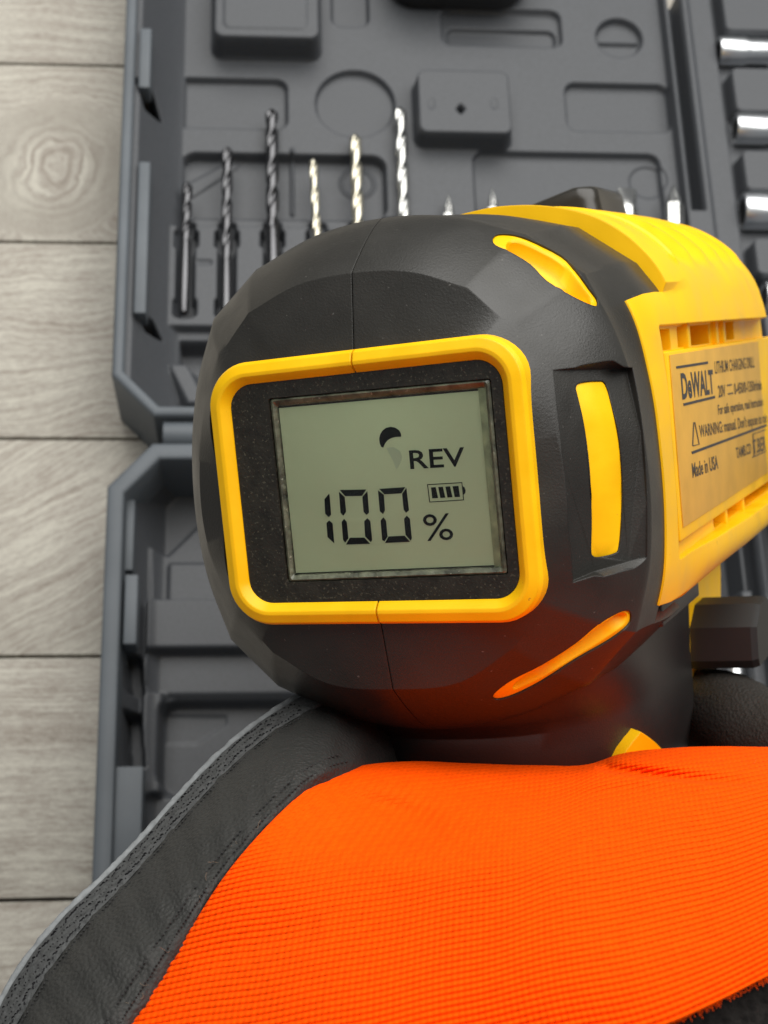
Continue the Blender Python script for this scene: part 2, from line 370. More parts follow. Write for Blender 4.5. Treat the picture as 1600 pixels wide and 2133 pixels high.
# bit holder
T.rr((336, 466, 1440, 690), 15.5, 15.5, 1.5, .7)
T.rr((352, 452, 1000, 468), 10.5, 10.5, 1, .5)
bitsx = [386, 472, 568, 664, 748, 845, 935, 1027, 1308, 1405]
for bx in bitsx:
    a = onz(bx, 475, 15.5); e = onz(bx, 660, 15.5)
    T.put(sd_rr(X, Y, (a[0]+e[0])/2-2.9, (a[0]+e[0])/2+2.9, e[1], a[1]+4, 1), 9.5, .4)
    T.put(sd_rr(X, Y, (a[0]+e[0])/2-4.0, (a[0]+e[0])/2+4.0, a[1]-7.5, a[1]-1, 1), 9.5, .4)
    T.put(sd_rr(X, Y, (a[0]+e[0])/2-3.8, (a[0]+e[0])/2+3.8, e[1]+.5, e[1]+7, 1), 9.5, .4)
for bx in (425,): T.rr((bx-16, 541, bx+16, 550), -.7, 15.5, .5, .3, add=True)
T.rr((340, 708, 1440, 780), 3, 14, 3, 1.0)                   # deep trough next to the hinge
T.rr((350, 790, 1440, 900), 11, 11, 3, 1.4)
T.put(sd_poly(X, Y, [onz(345, 775, 8), onz(390, 865, 8), onz(440, 865, 8), onz(395, 775, 8)]), 16, 1.5)
# side wall slope along the left
wl = onz(386, 150, 12)[0]; s = np.clip((wl-X)/(wl-(XL+5.5)), 0, 1); m_ = Y > onz(300, 660, 12)[1]
T.H = np.where(X < wl, np.maximum(T.H, 12+19*s**1.25), T.H)
for (ya, yb) in ((182, 255), (655, 702)):                     # dark latch pockets in the wall
    a = onz(292, ya, 26); e = onz(322, yb, 20); T.put(sd_poly(X, Y, [(a[0]-1.0, a[1]), (a[0]+3.5, a[1]), (e[0]+2, e[1]), (e[0]-2.5, e[1])]), 8, .5)
ch = onz(300, 780, 20)
k_ = np.clip(1-(X-XL+(Y-c2[1])-(c1[1]-c2[1])-1)/9.0, 0, 1); T.H = np.where(k_ > 0, np.maximum(T.H, 3+27*k_**1.3), T.H)
# divider channel and the socket rack on the right
xa = onz(1388, 0, 14)[0]+1.0
T.put(sd_rr(X, Y, xa-3.4, xa+9, 260, 420, 1), 17.0, .7)
T.put(sd_rr(X, Y, xa-1.2, xa+3.6, onz(1460, 445, 14)[1], 430, .6), 4.0, .5)
T.put(sd_rr(X, Y, xa+6.5, 230, 215, 420, 2), 15.5, .9)
xb = onz(1506, 60, 18)[0]; 
T.put(sd_rr(X, Y, xb-2.2, 240, 215, 430, 1), 11.5, .5)
for y0, y1 in ((-60, 64), (138, 232), (309, 396), (492, 572), (650, 800)):
    p = onz(1520, y0, 20); q = onz(1520, y1, 20); T.put(sd_rr(X, Y, xb, xb+30, q[1], p[1], 2.6), 20, .8)
keep = (sd_poly(X, Y, up_out) < -1.5)
T.build('lid_tray', M_case, case, keep, CO)

# ---- lower tray
B = Field(-46, 216, 20, l1[1]-1, .6, 6); X, Y = B.X, B.Y
B.H[:] = 5
B.put(sd_poly(X, Y, [onz(315, 1150, 8), onz(350, 1158, 8), onz(430, 1080, 8), onz(700, 1080, 8), onz(700, 1400, 8), onz(315, 1400, 8)]), 9, .6)
B.rr((352, 1172, 900, 1300), 11, 11, 1, .5)
B.rr((306, 1246, 1700, 1362), 17.5, 17.5, .6, .5)
B.rr((306, 1395, 1700, 1700), 10.5, 10.5, 1, .6)
B.rr((300, 1372, 332, 1900), 17.5, 15, 1, 1.0)
B.rr((306, 1362, 1700, 1436), 12, 12, 2, .7)
B.rr((338, 1470, 900, 1652), 4.5, 6, 5, .8)
B.put(sd_poly(X, Y, [onz(350, 1492, 5), onz(350, 1548, 5), onz(408, 1548, 5), onz(470, 1508, 5), onz(470, 1492, 5)]), 3.2, .5)
B.rr((300, 1660, 900, 2300), 13, 13, 3, 1)
# left inner wall
xi = XL+9.5; s = np.clip((xi+7-X)/12.0, 0, 1); B.H = np.where(X < xi+7, np.maximum(B.H, B.H*(1-s)+28*s**1.2), B.H)
for (ya, yb) in ((1345, 1440), (1470, 1592)):
    a = onz(262, ya, 28); e = onz(285, yb, 22); B.put(sd_poly(X, Y, [(a[0]-1, a[1]), (a[0]+3.5, a[1]), (e[0]+2, e[1]), (e[0]-3, e[1])]), 8, .6)
kx = np.clip(1-(X-XL-(Y-l2[1]+4))/8.5, 0, 1)                   # sloping corner by the hinge
B.H = np.maximum(B.H, 4+24*kx**1.4)
# ribs under the barrel, far right
for xx in (1540, 1583, 1640): 
    p = onz(xx, 1200, 14); B.put(sd_rr(X, Y, p[0]-.8, p[0]+.8, 60, 190, .4), 19, .5)
B.rr((1532, 1235, 1570, 1300), 24, 20, 1, .8)
keep = (sd_poly(X, Y, lo_out) < -2.2)
B.build('base_tray', M_case, case, keep, CO)
# hinge knuckles and latches
hy0, hy1 = onz(345, 921, 32)[1], onz(345, 878, 32)[1]; hx = onz(340, 900, 32)[0]
for k in range(5):
    cyl = [(hx+34*k+dx, (hy0+hy1)/2+4.6*math.cos(a), 29+4.6*math.sin(a)) for dx in (0, 28) for a in np.arange(20)/20*2*PI]
    v, f = loft([np.array(cyl[:20]), np.array(cyl[20:])]); h = obj('hinge', v, f, M_rimcase, case, 40, CO)
for (x, ya, yb, z, w, md) in ((302, 58, 182, 33, 4.0, 0), (296, 336, 652, 33, 4.0, 0), (272, 1196, 1342, 33, 4.0, 0), (262, 1596, 1860, 32, 9, 0), (262, 1040, 1188, 27, 5, 0)):
    a = onz(x, ya, z); e = onz(x, yb, z); v, f = box(-w/2, w/2, e[1]-a[1], 0, -9, 0, .6); v = v+np.array([(a[0]+e[0])/2, a[1], z]); obj('latch_rib', v, f, M_rimcase, case, 40, CO)

# ================================================================== drill bits and sockets in the case
def frame_along(p, q):
    t = nrm(np.array(q)-np.array(p)); a = nrm(np.cross([0, 0, 1.0], t)); return np.array([a, np.cross(t, a), t])
def placed(name, p, q):
    fr = frame_along(p, q); rot = Matrix([list(r) for r in fr]).transposed(); return empty(name, p, rot), np.linalg.norm(np.array(q)-np.array(p))
def twist_bit(tip, mid, end, wpx, m, label, turns, phase=0.0):
    z = 16.2; P = np.array([*onz(*tip, z), z]); E = np.array([*onz(*end, z), z]); Mm = np.array([*onz(*mid, z), z])
    root, Ln = placed('twist_drill_bit', P, E); lf = np.linalg.norm(Mm-P); r = wpx/5.9/2
    tag(root, label, 'drill bit', 'twist drill bits in the lid tray')
    n = 36; secs = []
    turns *= .62
    for k in range(110):
        s = k/109; zz = s*lf; ang = s*turns*2*PI+phase; th = np.arange(n)/n*2*PI
        depth = .52*(1-np.clip((s-.9)/.1, 0, 1))
        rr = r*(1-depth*np.clip(np.cos(2*th)*1.15-.1, 0, 1)**.8); tipf = min(1, zz/(r*1.1)+.06)
        rr = rr*tipf; secs.append(np.c_[rr*np.cos(th+ang), rr*np.sin(th+ang), np.full(n, zz)])
    v, f = loft(secs); obj('flute', v, f, m, root, 55)
    th = np.arange(20)/20*2*PI; secs = [np.c_[q*np.cos(th), q*np.sin(th), np.full(20, zz)] for q, zz in ((r*.9, lf-.3), (r*.98, lf+.4), (r*.98, Ln-.8), (r*.75, Ln))]
    v, f = loft(secs); obj('shank', v, f, m, root, 40)
twist_bit((391, 378), (386, 505), (382, 654), 21, M_dsteel, 'shortest bright steel drill bit, nearest the left wall of the case, full length in view', 2.6)
twist_bit((474, 305), (472, 545), (470, 700), 22, M_dsteel, 'medium dark steel drill bit second from the left wall, ending behind the drill head', 3.3, .5)
twist_bit((566, 226), (568, 478), (570, 690), 27, M_dsteel, 'tallest dark steel drill bit, third from the left wall, beside the left round-cornered recess', 3.3, 1.2)
twist_bit((652, 330), (662, 492), (668, 640), 17, M_gold, 'thinnest pale golden drill bit, fourth from the left wall, just above the drill head', 2.4)
twist_bit((740, 278), (748, 500), (752, 640), 24, M_gold, 'pale silver drill bit with its tip just inside the round recess', 3.0, .3)
twist_bit((833, 222), (846, 500), (850, 640), 25, M_steel, 'long grey drill bit standing alongside the raised square block', 3.4, 1.0)
def driver_bit(tip, end, wpx, kind, label):
    z = 16.2; P = np.array([*onz(*tip, z), z]); E = np.array([*onz(*end, z), z]); root, Ln = placed('screwdriver_bit', P, E); r = wpx/5.9/2
    tag(root, label, 'screwdriver bit', 'screwdriver bits in the lid tray')
    th = np.arange(24)/24*2*PI; secs = []
    for s, rx, ry, cr in ((0, .06, .06, 0), (.5, .16, .16, .2), (3.0, .42, .42, .3), (5.5, .72, .72, .34), (8, .86, .86, .22), (9.5, .98, .98, 0), (12, .98, .98, 0)) if kind == 'cross' else ((0, 1, .12, 0), (.2, 1, .15, 0), (4.5, 1.0, .5, 0), (8, .95, .95, 0), (11, .95, .95, 0), (12, .95, .95, 0)):
        rr = 1-cr*np.clip(np.cos(4*th), 0, 1); secs.append(np.c_[r*rx*rr*np.cos(th), r*ry*rr*np.sin(th), np.full(24, s)])
    v, f = loft(secs); obj('tip', v, f, M_steel, root, 50)
    hx_ = np.arange(6)/6*2*PI+.3; v, f = loft([np.c_[r*1.08*np.cos(hx_), r*1.08*np.sin(hx_), np.full(6, zz)] for zz in (9, Ln)]); obj('hex_shank', v, f, M_steel, root, 20)
driver_bit((934, 404), (940, 640), 27, 'cross', 'small pointed screwdriver bit just left of the yellow top of the drill')
driver_bit((1026, 392), (1032, 640), 27, 'cross', 'cross-head screwdriver bit partly behind the black selector, on its left')
driver_bit((1306, 393), (1312, 640), 40, 'flat', 'wide flat-bladed screwdriver bit just right of the black selector')
driver_bit((1403, 385), (1410, 640), 38, 'cross', 'long pointed screwdriver bit beside the divider groove, above the ribbed yellow housing')
def socket(x, y, d, L, label, z=15.0, name='socket', lip=True):
    c = onz(x, y, z); root = empty(name, (c[0], c[1], z), Matrix(((0, 0, 1), (0, 1, 0), (-1, 0, 0)))); tag(root, label, 'socket', 'chrome sockets racked on the right')
    n = 40; th = np.arange(n)/n*2*PI; r = d/2
    prof = [(r*.62, 6), (r*.66, .5), (r*.72, 0), (r*.94, 0), (r, .6), (r, L*.46), (r*.985, L*.48), (r*.9, L*.56), (r*.9, L-.7), (r*.84, L), (r*.5, L)]
    secs = []
    for k, (q, zz) in enumerate(prof):
        w = 1-.10*np.abs(np.sin(3*th)) if k < 2 else 1.0
        secs.append(np.c_[q*w*np.cos(th), q*w*np.sin(th), np.full(n, zz)])
    v, f = loft(secs, cap=False); n0 = len(v); f.append(list(range(n))); f.append([n0-n+k for k in range(n)][::-1]); obj('socket_body', v, f, M_chrome, root, 35)
    thh = np.arange(4)/4*2*PI+PI/4; v, f = loft([np.c_[r*.46*np.cos(thh), r*.46*np.sin(thh), np.full(4, zz)] for zz in (L-.4, L+.02)]); obj('drive_hole', v, f, M_blackp, root, 20)
    v, f = loft([np.c_[r*.66*np.cos(th), r*.66*np.sin(th), np.full(n, zz)] for zz in (.35, .55)]); obj('bore', v, f, M_blackp, root, 20)
socket(1496, 106, 10.8, 20.5, 'smallest chrome socket, topmost of the three on the right edge')
socket(1530, 269, 11.5, 24, 'chrome socket in the middle of the rack on the right edge')
socket(1545, 441, 13.5, 26, 'widest chrome socket, lowest in the rack, just above the yellow housing')
socket(1590, 622, 12.5, 24, 'chrome socket glimpsed at the right edge behind the yellow shoulder of the drill')
sb = onz(1528, 1395, 14); s_ = empty('chrome_adapter', (sb[0], sb[1], 14)); tag(s_, 'small chrome adapter showing between the black button and the gloved finger', 'adapter')
th = np.arange(24)/24*2*PI
v, f = loft([np.c_[r_*np.cos(th), np.full(24, y_), r_*np.sin(th)] for r_, y_ in ((2.5, 8), (3.2, 7.5), (3.2, 3), (2.4, 2.4), (2.4, 1), (3.4, .4), (3.4, -9), (2.8, -9.8))]); fixn(obj('adapter_body', v, f, M_chrome, s_, 35))
v, f = loft([np.c_[r_*np.cos(th), np.full(24, y_), r_*np.sin(th)] for r_, y_ in ((3.6, -3), (3.75, -3.6), (3.75, -5), (3.6, -5.6))]); fixn(obj('collar', v, f, M_gold, s_, 35))
# black tool at the top edge
tb = onz(962, -84, 30); bk = empty('black_tool', (tb[0], tb[1]+10, 12)); tag(bk, 'black rounded tool body in the case at the top edge of the photo', 'tool')
pl = np.array(rrect(-27, 27, -19, 40, 12, 8)); secs = [np.c_[pl*np.array([k, 1])*np.array([1, k]), np.full(len(pl), z)] for k, z in ((.93, 0), (1, 4), (1, 17), (.96, 20), (.86, 22))]
v, f = loft(secs); obj('tool_body', v, f, M_blackp, bk, 60)
v, f = prism(rrect(-20, 20, -6, 30, 6), 22.1, 22.8); obj('tool_lid', v, f, M_blackp, bk, 40)

# ================================================================== the drill
def pose(p):
    a = nrm((p[0], p[1], -1)); nn = -a; u = nrm(np.array([1, 0, 0])-nn*nn[0]); v = np.cross(nn, u); c, s = math.cos(p[2]), math.sin(p[2]); return c*u+s*v, -s*u+c*v, nn
Uc, Vc, Wc = pose((.4236, .1389, .1055)); Oc = 250*np.array([(800.5-CX)/F, -(1010-CY)/F, -1.0])
U, V, W = R@Uc, R@Vc, R@Wc; OD = CAM+R@Oc
drill = empty('power_drill', OD, Matrix([list(U), list(V), list(W)]).transposed())
tag(drill, 'yellow and black cordless drill with rear screen reading 100 percent, in a gloved hand', 'power drill')
def ray_uvw(x, y):
    d = np.array([(x-CX)/F, -(y-CY)/F, -1.0]); A = np.array([Uc, Vc, Wc]); return A@(-Oc), A@d
def Dw(x, y, w):
    o, d = ray_uvw(x, y); return o+d*((w-o[2])/d[2])
def Du(x, y, u):
    o, d = ray_uvw(x, y); return o+d*((u-o[0])/d[0])
NA = 360
def contour(pts, corners=()):
    """right half contour (x from the centre line, v) top to bottom, mirrored; creased at the listed points; returns radius per angle"""
    P = np.array(pts, float); E_ = np.array([[-1, 1]]); idx = [0]+list(corners)+[len(P)-1]; C = []
    for a_, b_ in zip(idx[:-1], idx[1:]):
        Q_ = P[a_:b_+1]
        if a_ == 0: Q_ = np.concatenate([P[2:0:-1]*E_, Q_])
        if b_ == len(P)-1: Q_ = np.concatenate([Q_, P[-2:-4:-1]*E_])
        C.append(crspline(Q_, 1200) if len(Q_) > 2 else Q_[0]+(Q_[1]-Q_[0])*np.linspace(0, 1, 300)[:, None])
    C = np.concatenate(C); a = np.arctan2(C[:, 1], C[:, 0]); r = np.hypot(C[:, 0], C[:, 1]); k = C[:, 0] >= 0; a, r = a[k], r[k]; o_ = np.argsort(a); a, r = a[o_], r[o_]
    th = np.arange(NA)/NA*2*PI; t2 = np.arcsin(np.clip(np.sin(th), -1, 1)); return np.interp(t2, a, r)
def pol(r, d): return (r*math.cos(math.radians(d)), r*math.sin(math.radians(d)))
TH = np.arange(NA)/NA*2*PI
U0 = -3.0
def ring3(r, w): return np.c_[U0+r*np.cos(TH), r*np.sin(TH), np.full(NA, w)]
c_in = contour([(0, 21.5), (14, 21.3), (24, 20.2), (26.5, 17), (27, 0), (26.5, -17), (24, -20.5), (14, -21.5), (0, -21.7)])
c_sh = contour([(0, 34.7), (10, 33.8), pol(36.0, 57), pol(35.1, 42), (29.6, 15.5), (32.2, 5), (32.2, -9), pol(34.8, -37), pol(35.4, -52), (12, -33.4), (0, -34.5)], (2, 3, 7, 8))
c_mx = contour([(0, 44.3), (12.5, 43.0), pol(45.9, 57), pol(46.3, 42), (38.9, 20.5), (41.2, 11), (42.3, 0), (42.2, -10), (41.4, -17), pol(47.7, -37), pol(47.6, -52), (15, -43.4), (0, -45.4)], (2, 3, 9, 10))
c_bk = contour([(0, 44.9), (13, 44.2), pol(48.4, 57), pol(49.2, 42), (40.9, 26), (42.4, 14), (42.4, 0), (42.3, -13), (41.5, -24), pol(49.4, -37), pol(48.6, -52), (15, -44), (0, -45)], (2, 3, 9, 10))
def hr(w):
    if w > -2.2: t = (.2-w)/2.4; return c_in*(1-t)+c_sh*t
    if w > -18: t = (-2.2-w)/15.8; t = 1-(1-t)**1.35; return c_sh*(1-t)+c_mx*t
    t = min(1, (-18-w)/20); t = t*t*(3-2*t); return c_mx*(1-t)+c_bk*t
ws = [-3.2, 0.2, -2.2]+[-2.2-15.8*(1-(1-k/26)**1.9) for k in range(1, 27)]+[-19, -20, -21, -22, -23.5, -25, -26.5, -28, -31, -34, -38, -42, -46]
vb = c_bk*np.sin(TH); sideb = (vb < 26.6) & (vb > -29)
secs = [(ring3(np.where(sideb, hr(w)-6, hr(w)), w) if w < -30 else ring3(hr(w), w)) if k else ring3(c_in*.985, w) for k, w in enumerate(ws)]
v, f = loft(secs); housing = obj('rear_housing', v, f, M_black, drill, 30); fixn(housing)
def tree(o_): return BVHTree.FromPolygons([tuple(q.co/S) for q in o_.data.vertices], [list(q.vertices) for q in o_.data.polygons])
bvh = tree(housing)
def hit(x, y):
    o, d = ray_uvw(x, y); p, n_, i, t = bvh.ray_cast(Vector(o), Vector(d).normalized()); return None if p is None else (np.array(p), np.array(n_))
def dense(poly, k=4, closed=True):
    P = np.array(poly, float); C = np.concatenate([P[-2:], P, P[:3]]); n = len(P); out = []
    for i in range(n):
        p0, p1, p2, p3 = C[i+1], C[i+2], C[i+3], C[i+4] if i+4 < len(C) else C[-1]
        for s in np.arange(k)/k: out.append(.5*((2*p1)+(-p0+p2)*s+(2*p0-5*p1+4*p2-p3)*s*s+(-p0+3*p1-3*p2+p3)*s**3))
    return np.array(out)
def patch(poly, below, above, bvf=hit, depthf=None, lopoly=None):
    """closed slab following the surface between two depths under the picture outline"""
    H = [bvf(*p) for p in poly]; H = [h for h in H if h is not None]; P = np.array([h[0] for h in H]); Nn = nrm(np.mean([h[1] for h in H], axis=0))
    if Nn.dot(-ray_uvw(*poly[0])[1]) < 0: Nn = -Nn
    c = P.mean(0); n = len(P)
    PL = P if lopoly is None else np.array([bvf(*p)[0] for p in lopoly])
    lo = np.array([p-Nn*(below if depthf is None else depthf(q)) for p, q in zip(PL, poly)]); up = P+Nn*above
    v = np.concatenate([lo, up])
    f = [[i, (i+1) % n, n+(i+1) % n, n+i] for i in range(n)]+[list(range(n))[::-1], [n+i for i in range(n)]]
    return v, f, Nn
def shrink(poly, k):
    P = np.array(poly, float); n = len(P); out = []
    a = 0
    for i in range(n): a += P[i][0]*P[(i+1) % n][1]-P[(i+1) % n][0]*P[i][1]
    sg = 1 if a > 0 else -1
    for i in range(n):
        e = nrm(P[(i+1) % n]-P[i-1]); out.append(P[i]+np.array([-e[1], e[0]])*sg*k)
    return np.array(out)
win_top = dense([(1027, 497), (1040, 487), (1075, 489), (1112, 502), (1170, 532), (1200, 562), (1228, 600), (1244, 622), (1244, 636), (1232, 635), (1195, 618), (1140, 585), (1105, 550), (1060, 523), (1032, 510)], 3)
win_mid = dense([(1200, 806), (1212, 797), (1245, 794), (1262, 800), (1277, 850), (1291, 920), (1297, 1000), (1296, 1080), (1291, 1138), (1283, 1152), (1250, 1160), (1236, 1158), (1232, 1145), (1233, 1080), (1229, 980), (1218, 890), (1205, 830)], 3)
win_low = dense([(1027, 1453), (1035, 1440), (1070, 1415), (1130, 1385), (1200, 1340), (1245, 1302), (1290, 1276), (1309, 1273), (1315, 1285), (1308, 1305), (1270, 1335), (1200, 1375), (1130, 1420), (1075, 1448), (1040, 1458)], 3)
recess = [(1152, 770), (1200, 748), (1250, 728), (1276, 724), (1318, 764), (1340, 900), (1348, 1050), (1347, 1160), (1322, 1219), (1260, 1217), (1194, 1213), (1184, 1100), (1172, 950), (1161, 850)]
rx = np.array(recess, float)
def rfrac(x): return math.sin(PI*max(0, min(1, (x-1150)/200))**1.5)
rlo = np.array([(x, (771-(x-1152)*.03 if y < 771 else (1213-50*(x-1194)/150 if y > 1155 else y))) for x, y in recess])
v_, f_, _ = patch(rx, 2, 4, depthf=lambda q: .04+2.3*rfrac(q[0]), lopoly=rlo); c = obj('c4', v_, f_, M_black, drill, None); fixn(c); bpy.context.view_layer.update(); cut(housing, [c])
bvh = tree(housing)
cutters = []
for w_, nm in ((win_top, 'c1'), (win_mid, 'c2'), (win_low, 'c3')):
    v_, f_, _ = patch(w_, 5.0, 4); c = obj(nm, v_, f_, M_black, drill, None); fixn(c); cutters.append(c)
sv, sf = box(U0-.09, U0+.09, -60, 60, -60, 10); c = obj('c5', sv, sf, M_black, drill, None); cutters.append(c)
bpy.context.view_layer.update(); cut(housing, cutters)
housing.data.polygons.foreach_set('use_smooth', [True]*len(housing.data.polygons)); housing.data.set_sharp_from_angle(angle=math.radians(23))
# solid core behind the seam so no light leaks through
v, f = loft([ring3(c_in-.9, -3.4)]+[ring3(hr(w)-5.6, w-2.2) for w in ws[2:-7]]); fixn(obj('housing_core', v, f, M_grip, drill, 40))
# yellow inlays inside the windows
def rdep(q): return .25+2.4*max(0, min(1, (q[0]-1165)/130))
def inlay(poly, dep, dish=None, name='housing_inlay', extra=None):
    P0 = shrink(poly, -1.5); P1 = shrink(poly, 2.5)
    H = [(P0, dep+1.6), (P0, dep), (P1, dep-.15)]
    if dish is not None: H += [(shrink(dish, -3), dep-.15), (dish, dep+.25), (shrink(dish, 3), dep+2.5)]
    Nn = patch(poly, 1, 1)[2]
    secs = [np.array([(hit(*p) or hit(*poly[0]))[0]-Nn*(dd+(extra(p) if extra else 0)) for p in pl_]) for pl_, dd in H]
    v, f = loft(secs, cap=False); n = len(poly); v = np.concatenate([v, v[-n:]]); k = len(v)-n; f.append([k+i for i in range(n)])
    me_o = obj(name, v, f, M_yel, drill, 35); bm = bmesh.new(); bm.from_mesh(me_o.data); bmesh.ops.remove_doubles(bm, verts=bm.verts, dist=1e-7); bmesh.ops.triangulate(bm, faces=[q for q in bm.faces if len(q.verts) > 4]); bm.to_mesh(me_o.data); bm.free()
    return fixn(me_o)
dish_top = dense([(1060, 505), (1075, 499), (1100, 506), (1130, 520), (1166, 540), (1192, 566), (1216, 600), (1232, 620), (1233, 627), (1222, 627), (1190, 612), (1142, 580), (1112, 552), (1085, 535), (1062, 520)], 3)
inlay(win_top, .45, dish_top); inlay(win_mid, .35)
dish_low = dense([(1072, 1435), (1085, 1420), (1100, 1410), (1140, 1388), (1200, 1350), (1250, 1310), (1285, 1287), (1300, 1281), (1305, 1288), (1295, 1305), (1260, 1330), (1200, 1368), (1135, 1408), (1100, 1425), (1080, 1434)], 3)
inlay(win_low, .45, dish_low)

# yellow main body
c_y2 = contour([(0, 45.6), (12, 46.3), (22, 44.9), (30, 41.8), (36.5, 36.6), (40.8, 30.5), (42.3, 26), (42.6, 0), (42.6, -14), (42.6, -24.3), (40.6, -27.2), (34, -29.6), (20, -31), (0, -31.5)])
c_y3 = contour([(0, 46.6), (12, 47.2), (23, 45.6), (32, 42.3), (39, 36.8), (43.4, 30), (44.8, 25), (44.6, 0), (44.4, -14), (44.4, -24.3), (40.6, -27.2), (34, -29.6), (20, -31), (0, -31.5)])
vv = c_bk*np.sin(TH); side = (vv < 27.3) & (vv > -27)
def yr(w):
    if w > -26.8: return hr(w)-3.6
    if w > -46.3: return np.where(side, hr(w)+.35, hr(w)-3.0)
    t = min(1, max(0, (-46-w)/50)); r = c_y2*(1-t)+c_y3*t
    q = min(1, (-46-w)/16); r = np.where(side, (hr(w)+.35)*(1-q)+r*q, r)
    if w < -62 and w > -127:
        top = np.clip((vv-30)/3, 0, 1)*np.clip((44.5-vv)/6+.35, 0, 1); ph = ((-w-62)/13.0) % 1; r = r+top*(1.1-2.1*np.sin(PI*ph)**.75)
    if w < -128: t = (-128-w)/44; r = r*(1-.34*min(1, t)**1.7)
    return r
wy = [-10, -20, -26.7, -26.9, -33, -40, -46.2, -46.5, -50, -54, -58, -62]+list(np.arange(-62.6, -127.6, -1.3))+[-129, -132, -136, -140, -145, -150, -155, -160, -165, -170]
v, f = loft([ring3(yr(w), w) for w in wy]); body = fixn(obj('main_housing', v, f, M_yel, drill, 35))
cs = []
def cbox(x0, x1, y0, y1, z0, z1, bev=0):
    v, f = box(x0, x1, y0, y1, z0, z1, bev); c = obj('c', v, f, M_yel, drill, None); fixn(c); cs.append(c)
US = 39.6
cbox(US-1.6, 60, -19.5, 21.5, -158, -35.2, .8)      # recessed side field
for (a, b_, y0, y1) in ((-48, -35.6, 17.0, 20.8), (-84, -54, 17.2, 21.0), (-112, -100, 17.4, 21.2)): cbox(US-9, 60, y0, y1, b_ if b_ < a else a, a if b_ < a else b_)
cbox(US-8, 60, -19.2, -16.8, -150, -74)
bpy.context.view_layer.update(); cut(body, cs)
body.data.polygons.foreach_set('use_smooth', [True]*len(body.data.polygons)); body.data.set_sharp_from_angle(angle=math.radians(32))
pv = box(US-9, US, -16.6, 16.9, -157, -36.4, .7); side_plate = obj('side_plate', *pv, M_yel, drill, 40); fixn(side_plate)
for wz in (-88, -96, -60): obj('vent_rib', *box(US-8, US-.6, 16.8, 21.6, wz-1.2, wz+1.2, .2), M_yel, drill, 40)
for wz in (-84, -104): obj('vent_rib', *box(US-8, US-.8, -19.6, -16.5, wz-1.2, wz+1.2, .2), M_yel, drill, 40)
# label on the side plate
lab = [Du(1398, 734, US), Du(1594, 716, US), Du(1640, 975, US), Du(1431, 1053, US)]
lab_w0, lab_w1 = -38.5, -132.0
v, f = box(US+.02, US+.22, -14.2, 16.2, lab_w1, lab_w0, .08); label = obj('rating_label', v, f, M_label, drill, 40)
def label_quad(p, th=.05):
    v = np.array([Du(*q, US+.24) for q in p]); v2 = v+np.array([th, 0, 0]); n = len(v)
    return np.concatenate([v, v2]), [[i, (i+1) % n, n+(i+1) % n, n+i] for i in range(n)]+[[n+i for i in range(n)], list(range(n))[::-1]]
def label_text(s, bl, br, hgt, m=M_ink, bold=.01, name='label_text', caps=True):
    """baseline from picture point bl to br, glyph height hgt pixels upwards at bl"""
    v, f = text_mesh(s, bold); x0, x1 = v[:, 0].min(), v[:, 0].max(); y1 = .73 if caps else v[:, 1].max()
    a = Du(*bl, US+.27); b_ = Du(*br, US+.27); t = Du(bl[0], bl[1]-hgt, US+.27); hh = t[1]-a[1]
    q = a+np.outer((v[:, 0]-x0)/(x1-x0), b_-a)+np.outer(v[:, 1]/y1*hh, [0, 1, 0]); return obj(name, q, f, m, label, None)
def Z(x, y): return (1390+x/6.667, 700+y/6.667)       # positions read off an enlargement of the label
obj('label_line', *label_quad([Z(120, 420), Z(565, 350), Z(565, 385), Z(128, 452)]), M_inkd, label, None)
obj('label_line', *label_quad([Z(222, 935), Z(660, 828), Z(665, 862), Z(228, 970)]), M_inkd, label, None)
label_text('DeWALT', Z(212, 868), Z(655, 785), 55, M_inkd, .03)
label_text('LITHIUM CHARGING DRILL', Z(668, 520), Z(1215, 432), 27)
label_text('20V', Z(715, 850), Z(815, 832), 26, bold=.02)
obj('label_line', *label_quad([Z(830, 676), Z(898, 664), Z(898, 684), Z(832, 696)]), M_inkd, label, None)
obj('label_line', *label_quad([Z(842, 795), Z(915, 780), Z(916, 800), Z(843, 815)]), M_ink, label, None)
label_text('0-450/0-1350r/min', Z(935, 808), Z(1315, 740), 24, bold=.02)
label_text('For safe operation, read instruction', Z(712, 1090), Z(1335, 965), 21, bold=.015, caps=False)
label_text('WARNING: manual. Don\u2019t expose to rain', Z(455, 1405), Z(1395, 1195), 26, bold=.015, caps=False)
obj('label_line', *label_quad([Z(335, 1605), Z(1380, 1220), Z(1383, 1252), Z(345, 1640)]), M_inkd, label, None)
for a_, b_ in (((345, 1520), (360, 1195)), ((345, 1520), (436, 1500)), ((436, 1500), (375, 1195))):
    obj('label_line', *label_quad([Z(*a_), Z(*b_), Z(b_[0]+14, b_[1]+4), Z(a_[0]+14, a_[1]+10)]), M_ink, label, None)
label_text('Made in USA', Z(355, 1965), Z(712, 1835), 32, bold=.02, caps=True)
label_text('TAMB.CD', Z(965, 1700), Z(1170, 1625), 24, bold=.015)
label_text('T.BER', Z(1200, 1640), Z(1375, 1575), 32, bold=.015)
obj('label_line', *label_quad([Z(1180, 1675), Z(1375, 1592), Z(1376, 1602), Z(1184, 1690)]), M_inkd, label, None)
obj('label_line', *label_quad([Z(1185, 1360), Z(1375, 1290), Z(1376, 1300), Z(1186, 1370)]), M_ink, label, None)
obj('label_line', *label_quad([Z(1185, 1360), Z(1200, 1675), Z(1212, 1675), Z(1197, 1360)]), M_ink, label, None)

